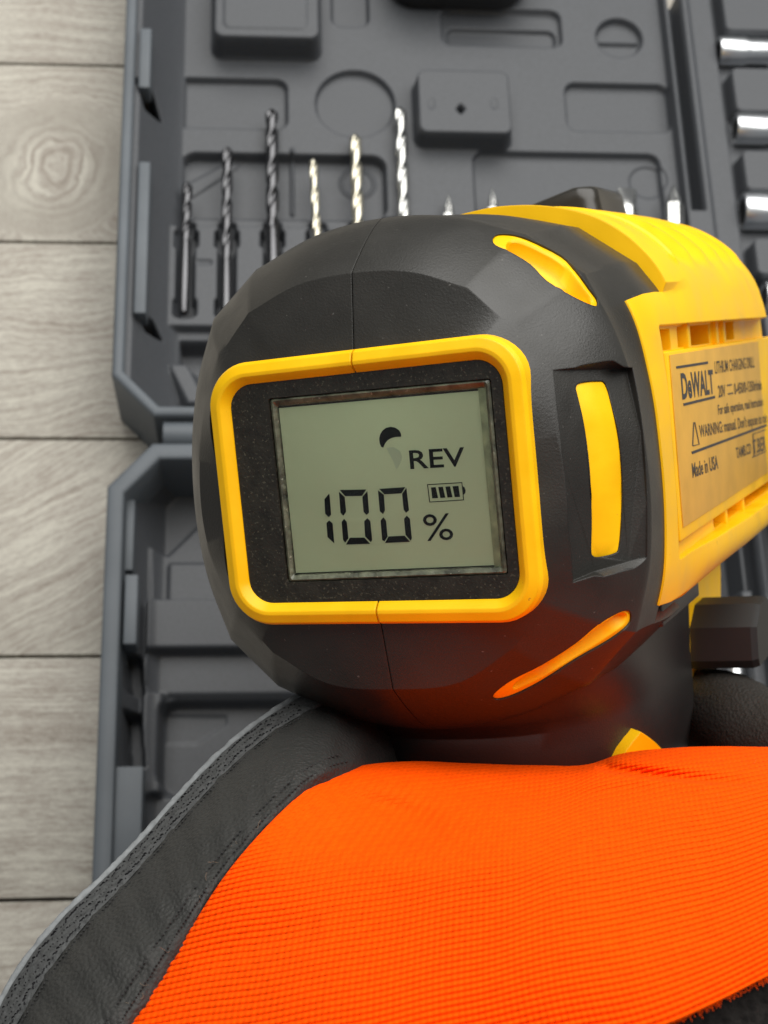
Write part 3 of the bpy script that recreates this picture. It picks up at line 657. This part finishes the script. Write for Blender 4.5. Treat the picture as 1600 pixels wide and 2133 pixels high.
# selector on top, front collar and chuck
pl = np.array(rrect(-16, 14.0, -124, -96, 4, 8)); 
secs = []
def selh(x): return 45.0+8.0*math.sin(max(0, min(1, (x+17)/27))*PI/2)**.9
for k, dz in ((1.05, -7), (1.0, -3), (.985, -.9), (.95, -.2), (.90, 0)):
    c_ = pl.mean(0); q = c_+(pl-c_)*k; secs.append(np.c_[q[:, 0], [selh(x)+dz for x in q[:, 0]], q[:, 1]])
v, f = loft(secs); fixn(obj('gear_selector', v, f, M_smoke, drill, 50))
def turned(name, prof, m, sm=40, n=48, fl=0):
    th = np.arange(n)/n*2*PI; v, f = loft([np.c_[U0+r*(1+fl*np.cos(12*th))*np.cos(th), 2+r*(1+fl*np.cos(12*th))*np.sin(th), np.full(n, w)] for r, w in prof]); return fixn(obj(name, v, f, m, drill, sm))
turned('torque_collar', [(28, -169), (29, -170), (28, -182), (26, -184)], M_grip, fl=.012)
turned('chuck', [(21, -183.5), (22, -185), (21, -196), (14, -206), (7, -208)], M_blackp)

# handle: black rear half and yellow front half
def hsec(y, hw, wr, wf, fl=.5, n=64):
    """D-shaped section at height y: half width hw, rear at wr, front at wf"""
    th = np.arange(n)/n*2*PI; c, s = np.cos(th), np.sin(th); e = 2/2.7
    x = U0+hw*np.sign(c)*np.abs(c)**e; z = (wr+wf)/2+(wr-wf)/2*np.sign(s)*np.abs(s)**e; return np.c_[x, np.full(n, y), z]
def dsec(y, hw, wr, wm, wf, n=40, rx=0):
    """rounded rear from wr to full width at wm, straight flanks to wf"""
    th = np.linspace(0, PI, n); c, s_ = np.cos(th), np.sin(th); e = 2/2.15
    x = U0+hw*np.sign(c)*np.abs(c)**e; z = wm+(wr-wm)*np.abs(s_)**e
    x = np.r_[x, U0-hw, U0-hw+1.5, U0+hw-1.5, U0+hw]; z = np.r_[z, wf+1.5, wf, wf, wf+1.5]; return np.c_[x, np.full(len(x), y), z]
secs = [dsec(*a) for a in ((-24, 32.2, -8, -50, -88), (-36, 32.2, -9, -50, -87.5), (-42.5, 32.0, -13, -54, -87), (-46, 31.8, -20, -56, -87), (-48.5, 31.8, -22.5, -56, -87), (-52, 31.9, -22, -56, -87), (-58, 31.8, -25, -58, -87), (-66, 30, -31, -62, -86), (-78, 25, -37, -64, -84), (-100, 19, -39, -60, -80), (-135, 18, -40, -60, -78))]
v, f = loft(secs); handle = fixn(obj('handle_grip', v, f, M_grip, drill, 40))
secs = [dsec(*a) for a in ((-18, 31.5, -55, -70, -129), (-36, 31.5, -55, -70, -127), (-46, 31.3, -55, -70, -124), (-50, 31.0, -55, -70, -108), (-58, 30.0, -55, -70, -94), (-66, 28, -55, -70, -89), (-80, 22, -55, -70, -88), (-135, 16, -55, -66, -84))]
v, f = loft(secs); fixn(obj('handle_front', v, f, M_yel, drill, 40))
for (z0, z1, y0) in ((-68, -36, -31.5), (-104, -68.2, -29.0)): obj('trim_strip', *box(24, US-4.2, y0, -27.2, z0, z1, .4), M_grip, drill, 40)
# forward / reverse button sticking out of the side
def bpt(x, y, u): return Du(x, y, u)
bsec = []
for u, k in ((24, 1.0), (41.0, 1.0), (42.3, .94)):
    P = np.array([(-95, -38.2), (-88.5, -42.0), (-88.0, -49.0), (-89, -50.8), (-100, -51.0), (-108, -47), (-108, -40.5), (-104, -38.2)]); c_ = P.mean(0); P = c_+(P-c_)*k
    bsec.append(np.c_[np.full(len(P), u), P[:, 1], P[:, 0]])
v, f = loft(bsec); fixn(obj('direction_button', v, f, M_blackp, drill, 20))
# base and battery foot of the handle, under the hand
obj('battery_foot', *box(U0-26, U0+26, -168, -135, -110, -30, 4), M_grip, drill, 40)
obj('trigger', *box(U0-7, U0+7, -66, -48, -124, -92, 4), M_blackp, drill, 40)
# yellow flash low on the grip
bvh_h = BVHTree.FromPolygons([Vector(p) for p in (np.array([q.co[:] for q in handle.data.vertices])/S).tolist()], [list(p.vertices) for p in handle.data.polygons])
def hith(x, y):
    o, d = ray_uvw(x, y); p, n_, i, t = bvh_h.ray_cast(Vector(o), Vector(d).normalized()); return None if p is None else (np.array(p), np.array(n_))
fl = [(1262, 1600), (1275, 1575), (1283, 1558), (1300, 1535), (1315, 1517), (1330, 1527), (1345, 1539), (1368, 1562), (1390, 1600), (1345, 1600), (1300, 1600)]
if all(hith(*p) for p in fl):
    v, f, _ = patch(fl, .4, 2.2, hith); fixn(obj('grip_flash', v, f, M_yel, drill, 30))

# ---- the screen
def rr_loft(name, lev, m, sm=35, cut_seam=False):
    secs = []
    for (x0, x1, y0, y1, r, w) in lev:
        p = np.array(rrect(x0, x1, y0, y1, r, 10)); secs.append(np.c_[p, np.full(len(p), w)])
    v, f = loft(secs, cap=False); n = len(secs[0]); k = len(secs)
    f += [[(k-1)*n+i, (k-1)*n+(i+1) % n, (i+1) % n, i] for i in range(n)]
    return fixn(obj(name, v, f, m, drill, sm))
RX0, RX1, RY0, RY1 = -30.0, 25.9, -23.0, 22.6
def inset(d, r, w): return (RX0+d, RX1-d, RY0+d, RY1-d, max(r, .5), w)
ring = rr_loft('screen_surround', [inset(-.1, 7.5, -4.2), inset(0, 7.4, 1.0), inset(.45, 7, 1.9), inset(1.9, 5.8, 2.45), inset(2.5, 5.3, 2.4), inset(3.6, 4.4, 1.4), inset(3.85, 4.2, .9), inset(3.95, 4.1, -2.0)], M_yel, 22)
# the moulding is slightly narrower at its left corners, as a wedge
me = ring.data
for q in me.vertices:
    x = q.co.x/S; q.co.y *= 1-.035*max(0, (-x-4)/25)
sv, sf = box(U0-.14+.4, U0+.14+.4, -60, 60, -10, 10); c = obj('c5', sv, sf, M_black, drill, None); bpy.context.view_layer.update(); cut(ring, [c])
ring.data.polygons.foreach_set('use_smooth', [True]*len(ring.data.polygons)); ring.data.set_sharp_from_angle(angle=math.radians(22))
ga = box(U0+.15, U0+.65, -22.0, 22.0, -1, .4)
LX0, LX1, LY0, LY1 = -17.65, 17.65, -13.9, 13.9
bez = rr_loft('screen_bezel', [(RX0+3.7, RX1-3.7, RY0+3.6, RY1-3.6, 4.2, -1.6), (RX0+3.7, RX1-3.7, RY0+3.6, RY1-3.6, 4.2, .75), (RX0+4.0, RX1-4.0, RY0+3.9, RY1-3.9, 4, 1.0), (-19.0, 20.2, -15.4, 15.7, .5, 1.0), (-18.9, 20.1, -15.3, 15.6, .4, .8), (-18.9, 20.1, -15.3, 15.6, .4, -1.6)], M_bezel, 30)
obj('screen_back', *box(-24, 21.5, -18, 18, -1.7, -.12), M_bezel, drill, 40)
lcd = obj('lcd_panel', *box(LX0, LX1, LY0, LY1, -.1, 0), M_lcd, drill, None)
obj('lcd_side_strip', *box(LX1+.02, 19.4, LY0-.6, LY1+.8, -.1, .25, .1), M_lcdside, drill, 40)
rr_loft('window_rim', [(-18.7, 19.9, -15.2, 15.5, .5, -.05), (-18.7, 19.9, -15.2, 15.5, .5, .7), (-18.3, 19.5, -14.9, 15.2, .5, .95), (-17.9, 19.0, -14.3, 14.5, .3, .5), (-17.75, 18.8, -14.1, 14.2, .2, .03)], M_rim, 30)
m_glass = bpy.data.materials.new('screen_glass'); m_glass.use_nodes = True; nt = m_glass.node_tree; pb = nt.nodes['Principled BSDF']
pb.inputs['Base Color'].default_value = (1, 1, .985, 1); pb.inputs['Roughness'].default_value = .04; pb.inputs['IOR'].default_value = 1.14; pb.inputs['Transmission Weight'].default_value = 1
def Q(x, y, w=.05): return Dw(560+x/3.0769, 780+y/3.0769, w)
def lseg(pts, m=M_seg, w=.04, name='segment'):
    a = np.array([Q(*p, w) for p in pts]); n = len(a); v = np.concatenate([a, a+np.array([0, 0, .03])]); return fixn(obj(name, v, [[i, (i+1) % n, n+(i+1) % n, n+i] for i in range(n)]+[list(range(n))[::-1], [n+i for i in range(n)]], m, lcd, None))
for p in ([(385, 765), (357, 800), (362, 893), (385, 914), (400, 898), (389, 768)], [(388, 935), (370, 952), (377, 1042), (420, 1082), (409, 955)],
          [(455, 740), (625, 737), (598, 778), (490, 780)], [(450, 752), (487, 786), (496, 880), (478, 906), (460, 885)], [(632, 748), (600, 785), (608, 880), (627, 900), (643, 885)],
          [(483, 925), (467, 945), (477, 1060), (490, 1078), (511, 1050), (500, 945)], [(632, 921), (612, 940), (618, 1038), (655, 1075), (663, 1060), (651, 940)], [(520, 1046), (612, 1045), (650, 1085), (495, 1090)],
          [(708, 733), (875, 722), (850, 762), (742, 768)], [(700, 742), (738, 771), (745, 870), (733, 895), (712, 876)], [(882, 727), (855, 765), (865, 866), (880, 887), (899, 870)],
          [(735, 915), (717, 936), (727, 1060), (742, 1070), (762, 1040), (752, 938)], [(885, 905), (867, 925), (877, 1028), (910, 1065), (917, 1050), (905, 925)], [(768, 1038), (870, 1033), (905, 1072), (745, 1080)]): lseg(p)
cres = [(733, 470), (720, 462), (711, 440), (708, 412), (714, 384), (730, 358), (752, 342), (782, 335), (812, 341), (836, 358), (848, 380), (849, 399), (815, 400), (785, 408), (762, 422), (746, 442)]
lseg(cres, name='crescent_symbol')
lseg([(755, 470), (800, 465), (840, 490), (855, 530), (840, 575), (818, 610), (800, 560), (770, 505)], M_shade, .01, 'faint_symbol')
def ltext(s, bl, br, hgt, bold=.012, name='lcd_text'):
    v, f = text_mesh(s, bold); x0, x1 = v[:, 0].min(), v[:, 0].max(); a = Q(*bl); b_ = Q(*br); t = Q(bl[0]-hgt*.04, bl[1]-hgt); hh = np.linalg.norm(t-a)
    ex = b_-a; ey = nrm(np.cross([0, 0, 1], ex)); q = a+np.outer((v[:, 0]-x0)/(x1-x0), ex)+np.outer(v[:, 1]/.729*hh, ey); q[:, 2] = .07; return obj(name, q, f, M_seg, lcd, None)
ltext('REV', (908, 605), (1262, 585), 124)
ltext('%', (1000, 1066), (1186, 1058), 178, .0)
ob = [(1015, 704), (1240, 690), (1252, 806), (1030, 820)]
for i in range(4):
    a, b_ = np.array(ob[i], float), np.array(ob[(i+1) % 4], float); e = nrm(b_-a); n_ = np.array([-e[1], e[0]])*5; lseg([a, b_, b_+n_, a+n_], name='battery_outline')
for k in range(4):
    x = 1040+46*k; y = 724-2.6*k; lseg([(x, y), (x+(30 if k < 3 else 38), y-2), (x+46 if k < 3 else x+48, y+68), (x+(14 if k else 8), y+70)], name='battery_bar')
lseg([(1243, 716), (1254, 722), (1262, 742), (1260, 760), (1248, 772)], name='battery_outline')
obj('screen_glass', *box(-18.6, 19.8, -15.1, 15.4, .30, .36), m_glass, drill, None)
# embossed mark low on the bezel, tiny scuffs
for k in range(3): lseg([(0, 0), (1, 0), (1, 1)], M_bezel, -1.0) if False else None

# ================================================================== the gloved hand
glove = empty('work_glove', camp(900, 1900, 255)); GO = tuple(camp(900, 1900, 255))
tag(glove, 'orange knit work glove with charcoal leather edging wrapped round the handle of the drill', 'glove')
def interp_curve(P, n): return crspline(np.array(P, float), n)
# seam between leather and knit: (x, y, distance)
Sc = [(120, 2400, 203), (190, 2270, 208), (275, 2133, 214), (340, 2030, 219), (400, 1930, 224), (470, 1822, 230), (555, 1722, 237), (610, 1668, 242), (655, 1628, 247), (700, 1606, 252)]
Ec = [(-150, 2380, 222), (-75, 2230, 228), (-8, 2105, 233), (60, 1994, 238), (140, 1900, 243), (215, 1830, 248), (300, 1742, 255), (380, 1652, 262), (470, 1560, 269), (560, 1490, 275), (640, 1443, 281), (740, 1405, 293), (860, 1385, 308)]
NS = 90
Sx = interp_curve(Sc+[(760, 1596, 264), (840, 1600, 284), (930, 1612, 305)], NS); Ex = interp_curve(Ec, NS)
# leather panel
rows = []
K = 26
prof = np.linspace(0, 1, K)
extra_in = []
for i in range(NS):
    a, b_ = Sx[i], Ex[i]; line = []
    # tucked under the knit
    for k, t in enumerate(prof):
        x = a[0]*(1-t)+b_[0]*t; y = a[1]*(1-t)+b_[1]*t; d = a[2]*(1-t)+b_[2]*t-5.5*math.sin(t*PI)**.8+(.5 if k == 0 else 0)
        line.append(camp(x, y, d))
    inner = camp(a[0]+(a[0]-b_[0])*.25, a[1]+(a[1]-b_[1])*.25, a[2]+3.5)
    under = [camp(b_[0]+(a[0]-b_[0])*q, b_[1]+(a[1]-b_[1])*q, b_[2]+g) for q, g in ((.02, 2), (.12, 9), (.35, 17), (.8, 25), (1.3, 28))]
    rows.append([inner]+line+under)
G = np.array(rows); nr, nc = G.shape[:2]
wr = np.zeros((nr, nc));
ii, jj = np.meshgrid(np.arange(nr), np.arange(nc), indexing='ij')
off = .35*np.sin(ii*.55+jj*.3)*np.exp(-((jj-9)/9.0)**2)+.25*np.sin(ii*1.3-jj*.6)
G[:, :, 2] += off
fast_mesh('leather_panel', G.reshape(-1, 3), grid_faces(nr, nc), M_leather, glove, GO)
def leather_pt(i, t, lift=0.0):
    i = min(max(i, 0), NS-1.001); k = int(i); fr = i-k; a = Sx[k]*(1-fr)+Sx[k+1]*fr; b_ = Ex[k]*(1-fr)+Ex[k+1]*fr
    x = a[0]*(1-t)+b_[0]*t; y = a[1]*(1-t)+b_[1]*t; d = a[2]*(1-t)+b_[2]*t-5.5*math.sin(max(0, min(1, t))*PI)**.8-lift
    return camp(x, y, d)
# mesh binding along the outer edge: a tube with rows of holes, pale on its outside
path = np.array([leather_pt(i, 1.0, .3) for i in np.linspace(0, NS-14, 150)]); path += np.array([0, 0, 1])*.25*np.sin(np.arange(150)*.55)[:, None]+rng.normal(0, .05, (150, 3))
v, f = tube(path, .7, 12); obj('mesh_binding', v, f, M_mesh, glove, 179, GO)
holes = []
hn = 0
for i in np.linspace(4, NS-17, 150):
    for r_ in range(3):
        c = leather_pt(i+(r_ % 2)*.27+rng.uniform(-.07, .07), .955-.056*r_+rng.uniform(-.014, .014), .3); a = leather_pt(i+.3, .955-.056*r_, .3); e = nrm(a-c); tv = nrm(CAM-c); n_ = np.cross(tv, e); q = .24+rng.uniform(0, .10)
        ring_ = [c+tv*.62+q*(math.cos(s)*e*1.15+math.sin(s)*n_) for s in np.arange(6)/6*2*PI]; holes.append((np.array(ring_+[c+tv*.25]), [[k, (k+1) % 6, 6] for k in range(6)]+[[5, 4, 3, 2, 1, 0]]))
v, f = join(holes)
band = []
for i in np.linspace(0, NS-14, 150): band.append([leather_pt(i, t, l+.08*math.sin(i*9)) for t, l in ((1.0, .4), (.97, .78), (.90, .85), (.83, .78), (.80, .1))])
BG = np.array(band); fast_mesh('mesh_band', BG.reshape(-1, 3), grid_faces(150, 5), M_net, glove, GO)
tag(obj('mesh_hole', v, f, M_hole, glove, None, GO), kind='stuff')
# stitches: two rows along the seam, one along the binding
st = []
for t, step, j in ((.085, .62, .004), (.19, .70, .006), (.775, .62, .004)):
    for i in np.arange(2, NS-16, step):
        if random.random() < .03: continue
        a = leather_pt(i, t+rng.uniform(-j, j), .12); b_ = leather_pt(i+step*.6, t+rng.uniform(-j, j), .12); mdl = (a+b_)/2+nrm(CAM-a)*.22
        st.append(tube([a, mdl, b_], [.1, .17, .1], 6))
v, f = join(st); tag(obj('stitching', v, f, M_thread, glove, 60, GO), kind='stuff')
fr = []
for k in range(26):
    i = rng.uniform(4, 58); p = leather_pt(i, rng.uniform(.05, .17), .15); pts = [p]; d = rng.normal(0, 1, 3); tv = nrm(CAM-p)
    for s in range(5): d = d+rng.normal(0, .7, 3); pts.append(pts[-1]+nrm(d)*rng.uniform(.22, .5)+tv*.06)
    fr.append(tube(pts, .026, 4))
v, f = join(fr); tag(obj('frayed_thread', v, f, M_fray, glove, 60, GO), kind='stuff')

# orange knit back: a patch between seam, knuckle line, right side and cuff
top = [(700, 1606, 252), (770, 1592, 257), (850, 1586, 261), (980, 1590, 264), (1120, 1594, 265), (1230, 1591, 266), (1290, 1571, 270), (1400, 1558, 272), (1600, 1556, 273), (1760, 1562, 276), (1900, 1585, 285)]
bot = [(120, 2400, 203), (500, 2340, 194), (900, 2255, 188), (1180, 2190, 187), (1400, 2130, 190), (1600, 2034, 200), (1760, 1962, 212), (1900, 1905, 228)]
rgt = [(1900, 1905, 228), (1902, 1850, 236), (1904, 1780, 248), (1903, 1700, 260), (1901, 1630, 272), (1900, 1585, 285)]
NC, NR = 880, 600
ROWS, COLS = 84, 128
u_ = np.linspace(0, 1, NC)[None, :, None]; t_ = np.linspace(0, 1, NR); t_ = t_[:, None, None]
topc = interp_curve(top, NC)[None]; botc = interp_curve(bot, NC)[None]; lefc = interp_curve(Sc, NR)[:, None]; rgtc = interp_curve(rgt, NR)[:, None]
P3 = (1-t_)*botc+t_*topc+(1-u_)*lefc+u_*rgtc-((1-u_)*(1-t_)*botc[:, :1]+u_*(1-t_)*botc[:, -1:]+(1-u_)*t_*topc[:, :1]+u_*t_*topc[:, -1:])
uu = u_[..., 0]; tt = t_[..., 0]
px, py, dd = P3[..., 0], P3[..., 1], P3[..., 2].copy()
dd -= 19*np.sin(PI*np.clip(uu, 0, 1))**.8*np.sin(PI*np.clip(tt*.93+.02, 0, 1))**.7                 # hand's fullness
dd += 9*np.clip((tt-.86)/.14, 0, 1)**2.2                                                       # rolls over the knuckle line
# crease on the right below the second lobe, soft dents
lx = (px-1240)/220.0; ly = 1592+38*np.clip(lx, -1, 3)**.8 if False else 1592+34*np.sqrt(np.clip(lx, 0, 9))
dist = (py-ly); cre = np.exp(-(dist/17.0)**2)*np.clip((px-1205)/60, 0, 1)*np.clip((1560-px)/220, 0, 1)
def wrinkle(x0, y0, x1, y1, wd, amp):
    ex, ey = x1-x0, y1-y0; L_ = math.hypot(ex, ey); q = ((px-x0)*ex+(py-y0)*ey)/L_; n_ = ((py-y0)*ex-(px-x0)*ey)/L_+14*np.sin(q/L_*3)
    return amp*np.exp(-(n_/wd)**2)*np.clip(np.sin(PI*np.clip((q/L_*1.2+.1), 0, 1)), 0, 1)
dd += wrinkle(690, 1655, 1010, 1760, 26, 2.6)+wrinkle(900, 1640, 1330, 1700, 22, 2.2)-wrinkle(640, 1760, 1050, 1840, 45, 1.6)+wrinkle(1180, 1660, 1560, 1650, 18, 1.5)+wrinkle(420, 2010, 760, 1900, 40, 1.2)
fade = np.clip((px-1215)/50, 0, 1)*np.clip((1600-px)/260, 0, 1); dd += fade*8.5*np.exp(-(np.minimum(dist, 0)/19.0)**2)*np.clip(1-dist/9.0, 0, 1)**1.5*(dist < 9)
dd += 2.6*np.exp(-(((px-800)/150)**2+((py-1735)/60)**2))+2.6*np.exp(-(((px-1120)/230)**2+((py-1660)/30)**2))-1.2*np.exp(-(((px-1000)/260)**2+((py-1790)/50)**2))
dd += 1.1*np.sin(px/170+py/110)+.6*np.sin(px/95-py/140)
# knit relief
rr_ = (62-22*uu)*(.82*tt+.18*tt**2.2)+.3*np.sin(uu*11)+.12*np.sin(uu*41+tt*5); cc_ = uu*COLS+.8*np.sin(tt*6)
ph = rr_-np.floor(rr_); odd = np.floor(rr_) % 2
ridge = np.sin(PI*ph)**.55; stc = .5+.5*np.cos(2*PI*(cc_+.5*odd+.25*(ph-.5)))
loc = 1+.0*uu
knitw = np.clip(1.15-1.1*np.exp(-(((px-760)/330)**2+((py-1700)/130)**2)), .25, 1)                 # stretched flat near the web
colr = (.5+.5*np.cos(2*PI*(cc_*.5)))*(1-knitw)
relief = (.56*ridge+.22*stc*ridge)*knitw+.26*colr
relief += rng.normal(0, .008, relief.shape)
dd -= relief
Pw = CAM+(np.stack([(px-CX)/F, -(py-CY)/F, -np.ones_like(px)], -1)*dd[..., None])@R.T
# skirt: continues over the knuckles, away from the camera
sk = []
for k, (gy, gd) in enumerate(((4, 6), (30, 16), (90, 28), (200, 40))):
    q = topc[0].copy(); dz = q[:, 2]+9-13*0+gd; x, y = q[:, 0], q[:, 1]+gy; sk.append(CAM+(np.stack([(x-CX)/F, -(y-CY)/F, -np.ones_like(x)], -1)*dz[:, None])@R.T)
Pall = np.concatenate([Pw, np.array(sk)]); 
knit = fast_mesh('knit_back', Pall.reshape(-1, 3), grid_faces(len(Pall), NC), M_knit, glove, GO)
groove_shade = np.clip(1-np.abs(ph-.0)/.16, 0, 1)+np.clip(1-np.abs(ph-1)/.16, 0, 1); groove_shade = groove_shade*np.clip(1-stc*1.5, 0, 1)*knitw*np.clip(rng.normal(.75, .3, groove_shade.shape), 0, 1)  # shade between the knit rows, put into the colour as darker red
groove_shade = np.concatenate([groove_shade, np.zeros((4, NC))]); at = knit.data.attributes.new('groove_shade', 'FLOAT', 'POINT'); at.data.foreach_set('value', groove_shade.astype(np.float32).ravel())
nt = M_knit.node_tree; an = nt.nodes.new('ShaderNodeAttribute'); an.attribute_name = 'groove_shade'; mx = nt.nodes.new('ShaderNodeMix'); mx.data_type = 'RGBA'
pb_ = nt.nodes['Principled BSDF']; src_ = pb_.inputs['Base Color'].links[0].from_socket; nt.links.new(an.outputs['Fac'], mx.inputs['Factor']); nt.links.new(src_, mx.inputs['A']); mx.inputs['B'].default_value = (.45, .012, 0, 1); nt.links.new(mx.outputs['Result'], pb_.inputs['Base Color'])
# cuff
cu_t = interp_curve([(1150, 2262, 190), (1390, 2140, 192), (1600, 2042, 202), (1760, 1970, 214), (1900, 1912, 230)], 90); rows = []
rows.append([camp(q[0]-6, q[1]-22, q[2]+2.5) for q in cu_t])
for k in range(14): rows.append([camp(q[0]+k*11, q[1]-4+k*26, q[2]+1.2+.25*math.sin(k*2.2)-k*.4) for q in cu_t])
CG = np.array(rows); CG[:, :, 2] += rng.normal(0, .12, CG.shape[:2]); fast_mesh('cuff', CG.reshape(-1, 3), grid_faces(15, 90), M_cuff, glove, GO)
# palm side and wrist, closing the glove underneath
PP = interp_curve([list(camp(1190, 2760, 226)), list(camp(1150, 2480, 232)), list(camp(1100, 2180, 243)), list(camp(1060, 1980, 262)), list(camp(1040, 1860, 282))], 40)
pr_ = np.interp(np.linspace(0, 1, 40), [0, .25, .5, .75, .93, 1], [31, 31, 35, 33, 22, 8]); right_ = R@np.array([1.0, 0, 0]); secs = []
for i in range(40):
    t_v = nrm(PP[min(i+1, 39)]-PP[max(i-1, 0)]); a_ = nrm(right_-t_v*t_v.dot(right_)); b_ = np.cross(t_v, a_); q_ = np.arange(36)/36*2*PI
    secs.append(PP[i]+np.outer(np.cos(q_), a_)*pr_[i]*1.12+np.outer(np.sin(q_), b_)*pr_[i]*.78)
v, f = loft(secs); obj('palm', v, f, M_fleather, glove, 179, GO)
fz = []
ee = interp_curve([(1300, 2178, 186.2), (1400, 2131, 189.5), (1600, 2035, 199.5)], 400)
for q in ee[::2]:
    p = camp(q[0]+rng.uniform(-4, 4), q[1]+rng.uniform(-5, 1), q[2]-.2); pts = [p]; d = camp(q[0]+6, q[1]+12, q[2])-p+rng.normal(0, .8, 3)
    for s in range(3): d = d+rng.normal(0, .6, 3); pts.append(pts[-1]+nrm(d)*rng.uniform(.15, .4))
    fz.append(tube(pts, .05, 4))
v, f = join(fz); tag(obj('knit_fringe', v, f, M_knit, glove, 60, GO), kind='stuff')

# fingers closed round the front of the handle, thumb on its left
def finger(name, pts, rads, m=M_fleather):
    P = interp_curve([list(camp(x, y, d)) for x, y, d in pts], 40); r = np.interp(np.linspace(0, 1, 40), np.linspace(0, 1, len(rads)), rads)
    P = np.concatenate([P, [P[-1]+nrm(P[-1]-P[-2])*r[-1]*q for q in (.5, .8, .95)]]); r = np.r_[r, r[-1]*.86, r[-1]*.6, r[-1]*.25]
    v, f = tube(P, r, 28); v = v+.12*np.sin(v[:, [1, 2, 0]]*1.7); return obj(name, v, f, m, glove, 179, GO)
finger('index_finger', [(1900, 1640, 290), (1740, 1590, 300), (1610, 1550, 312), (1510, 1488, 326), (1420, 1478, 340), (1340, 1520, 352)], [11, 10.5, 9.6, 9.2, 8.8, 8.2])
finger('middle_finger', [(1900, 1850, 290), (1720, 1800, 305), (1580, 1760, 322), (1440, 1740, 345), (1300, 1760, 352)], [11, 10.5, 10, 9.5, 8.5])
finger('ring_finger', [(1880, 2050, 285), (1700, 2010, 300), (1560, 1980, 318), (1420, 1960, 340), (1280, 1980, 350)], [10.5, 10, 9.5, 9, 8])
finger('little_finger', [(1860, 2230, 285), (1690, 2200, 298), (1560, 2180, 312), (1420, 2160, 330), (1300, 2170, 340)], [9.5, 9, 8.5, 8, 7.2])
finger('thumb', [(520, 1760, 285), (640, 1660, 295), (760, 1640, 310), (900, 1640, 335), (1000, 1650, 355)], [13, 12, 11, 10, 9])
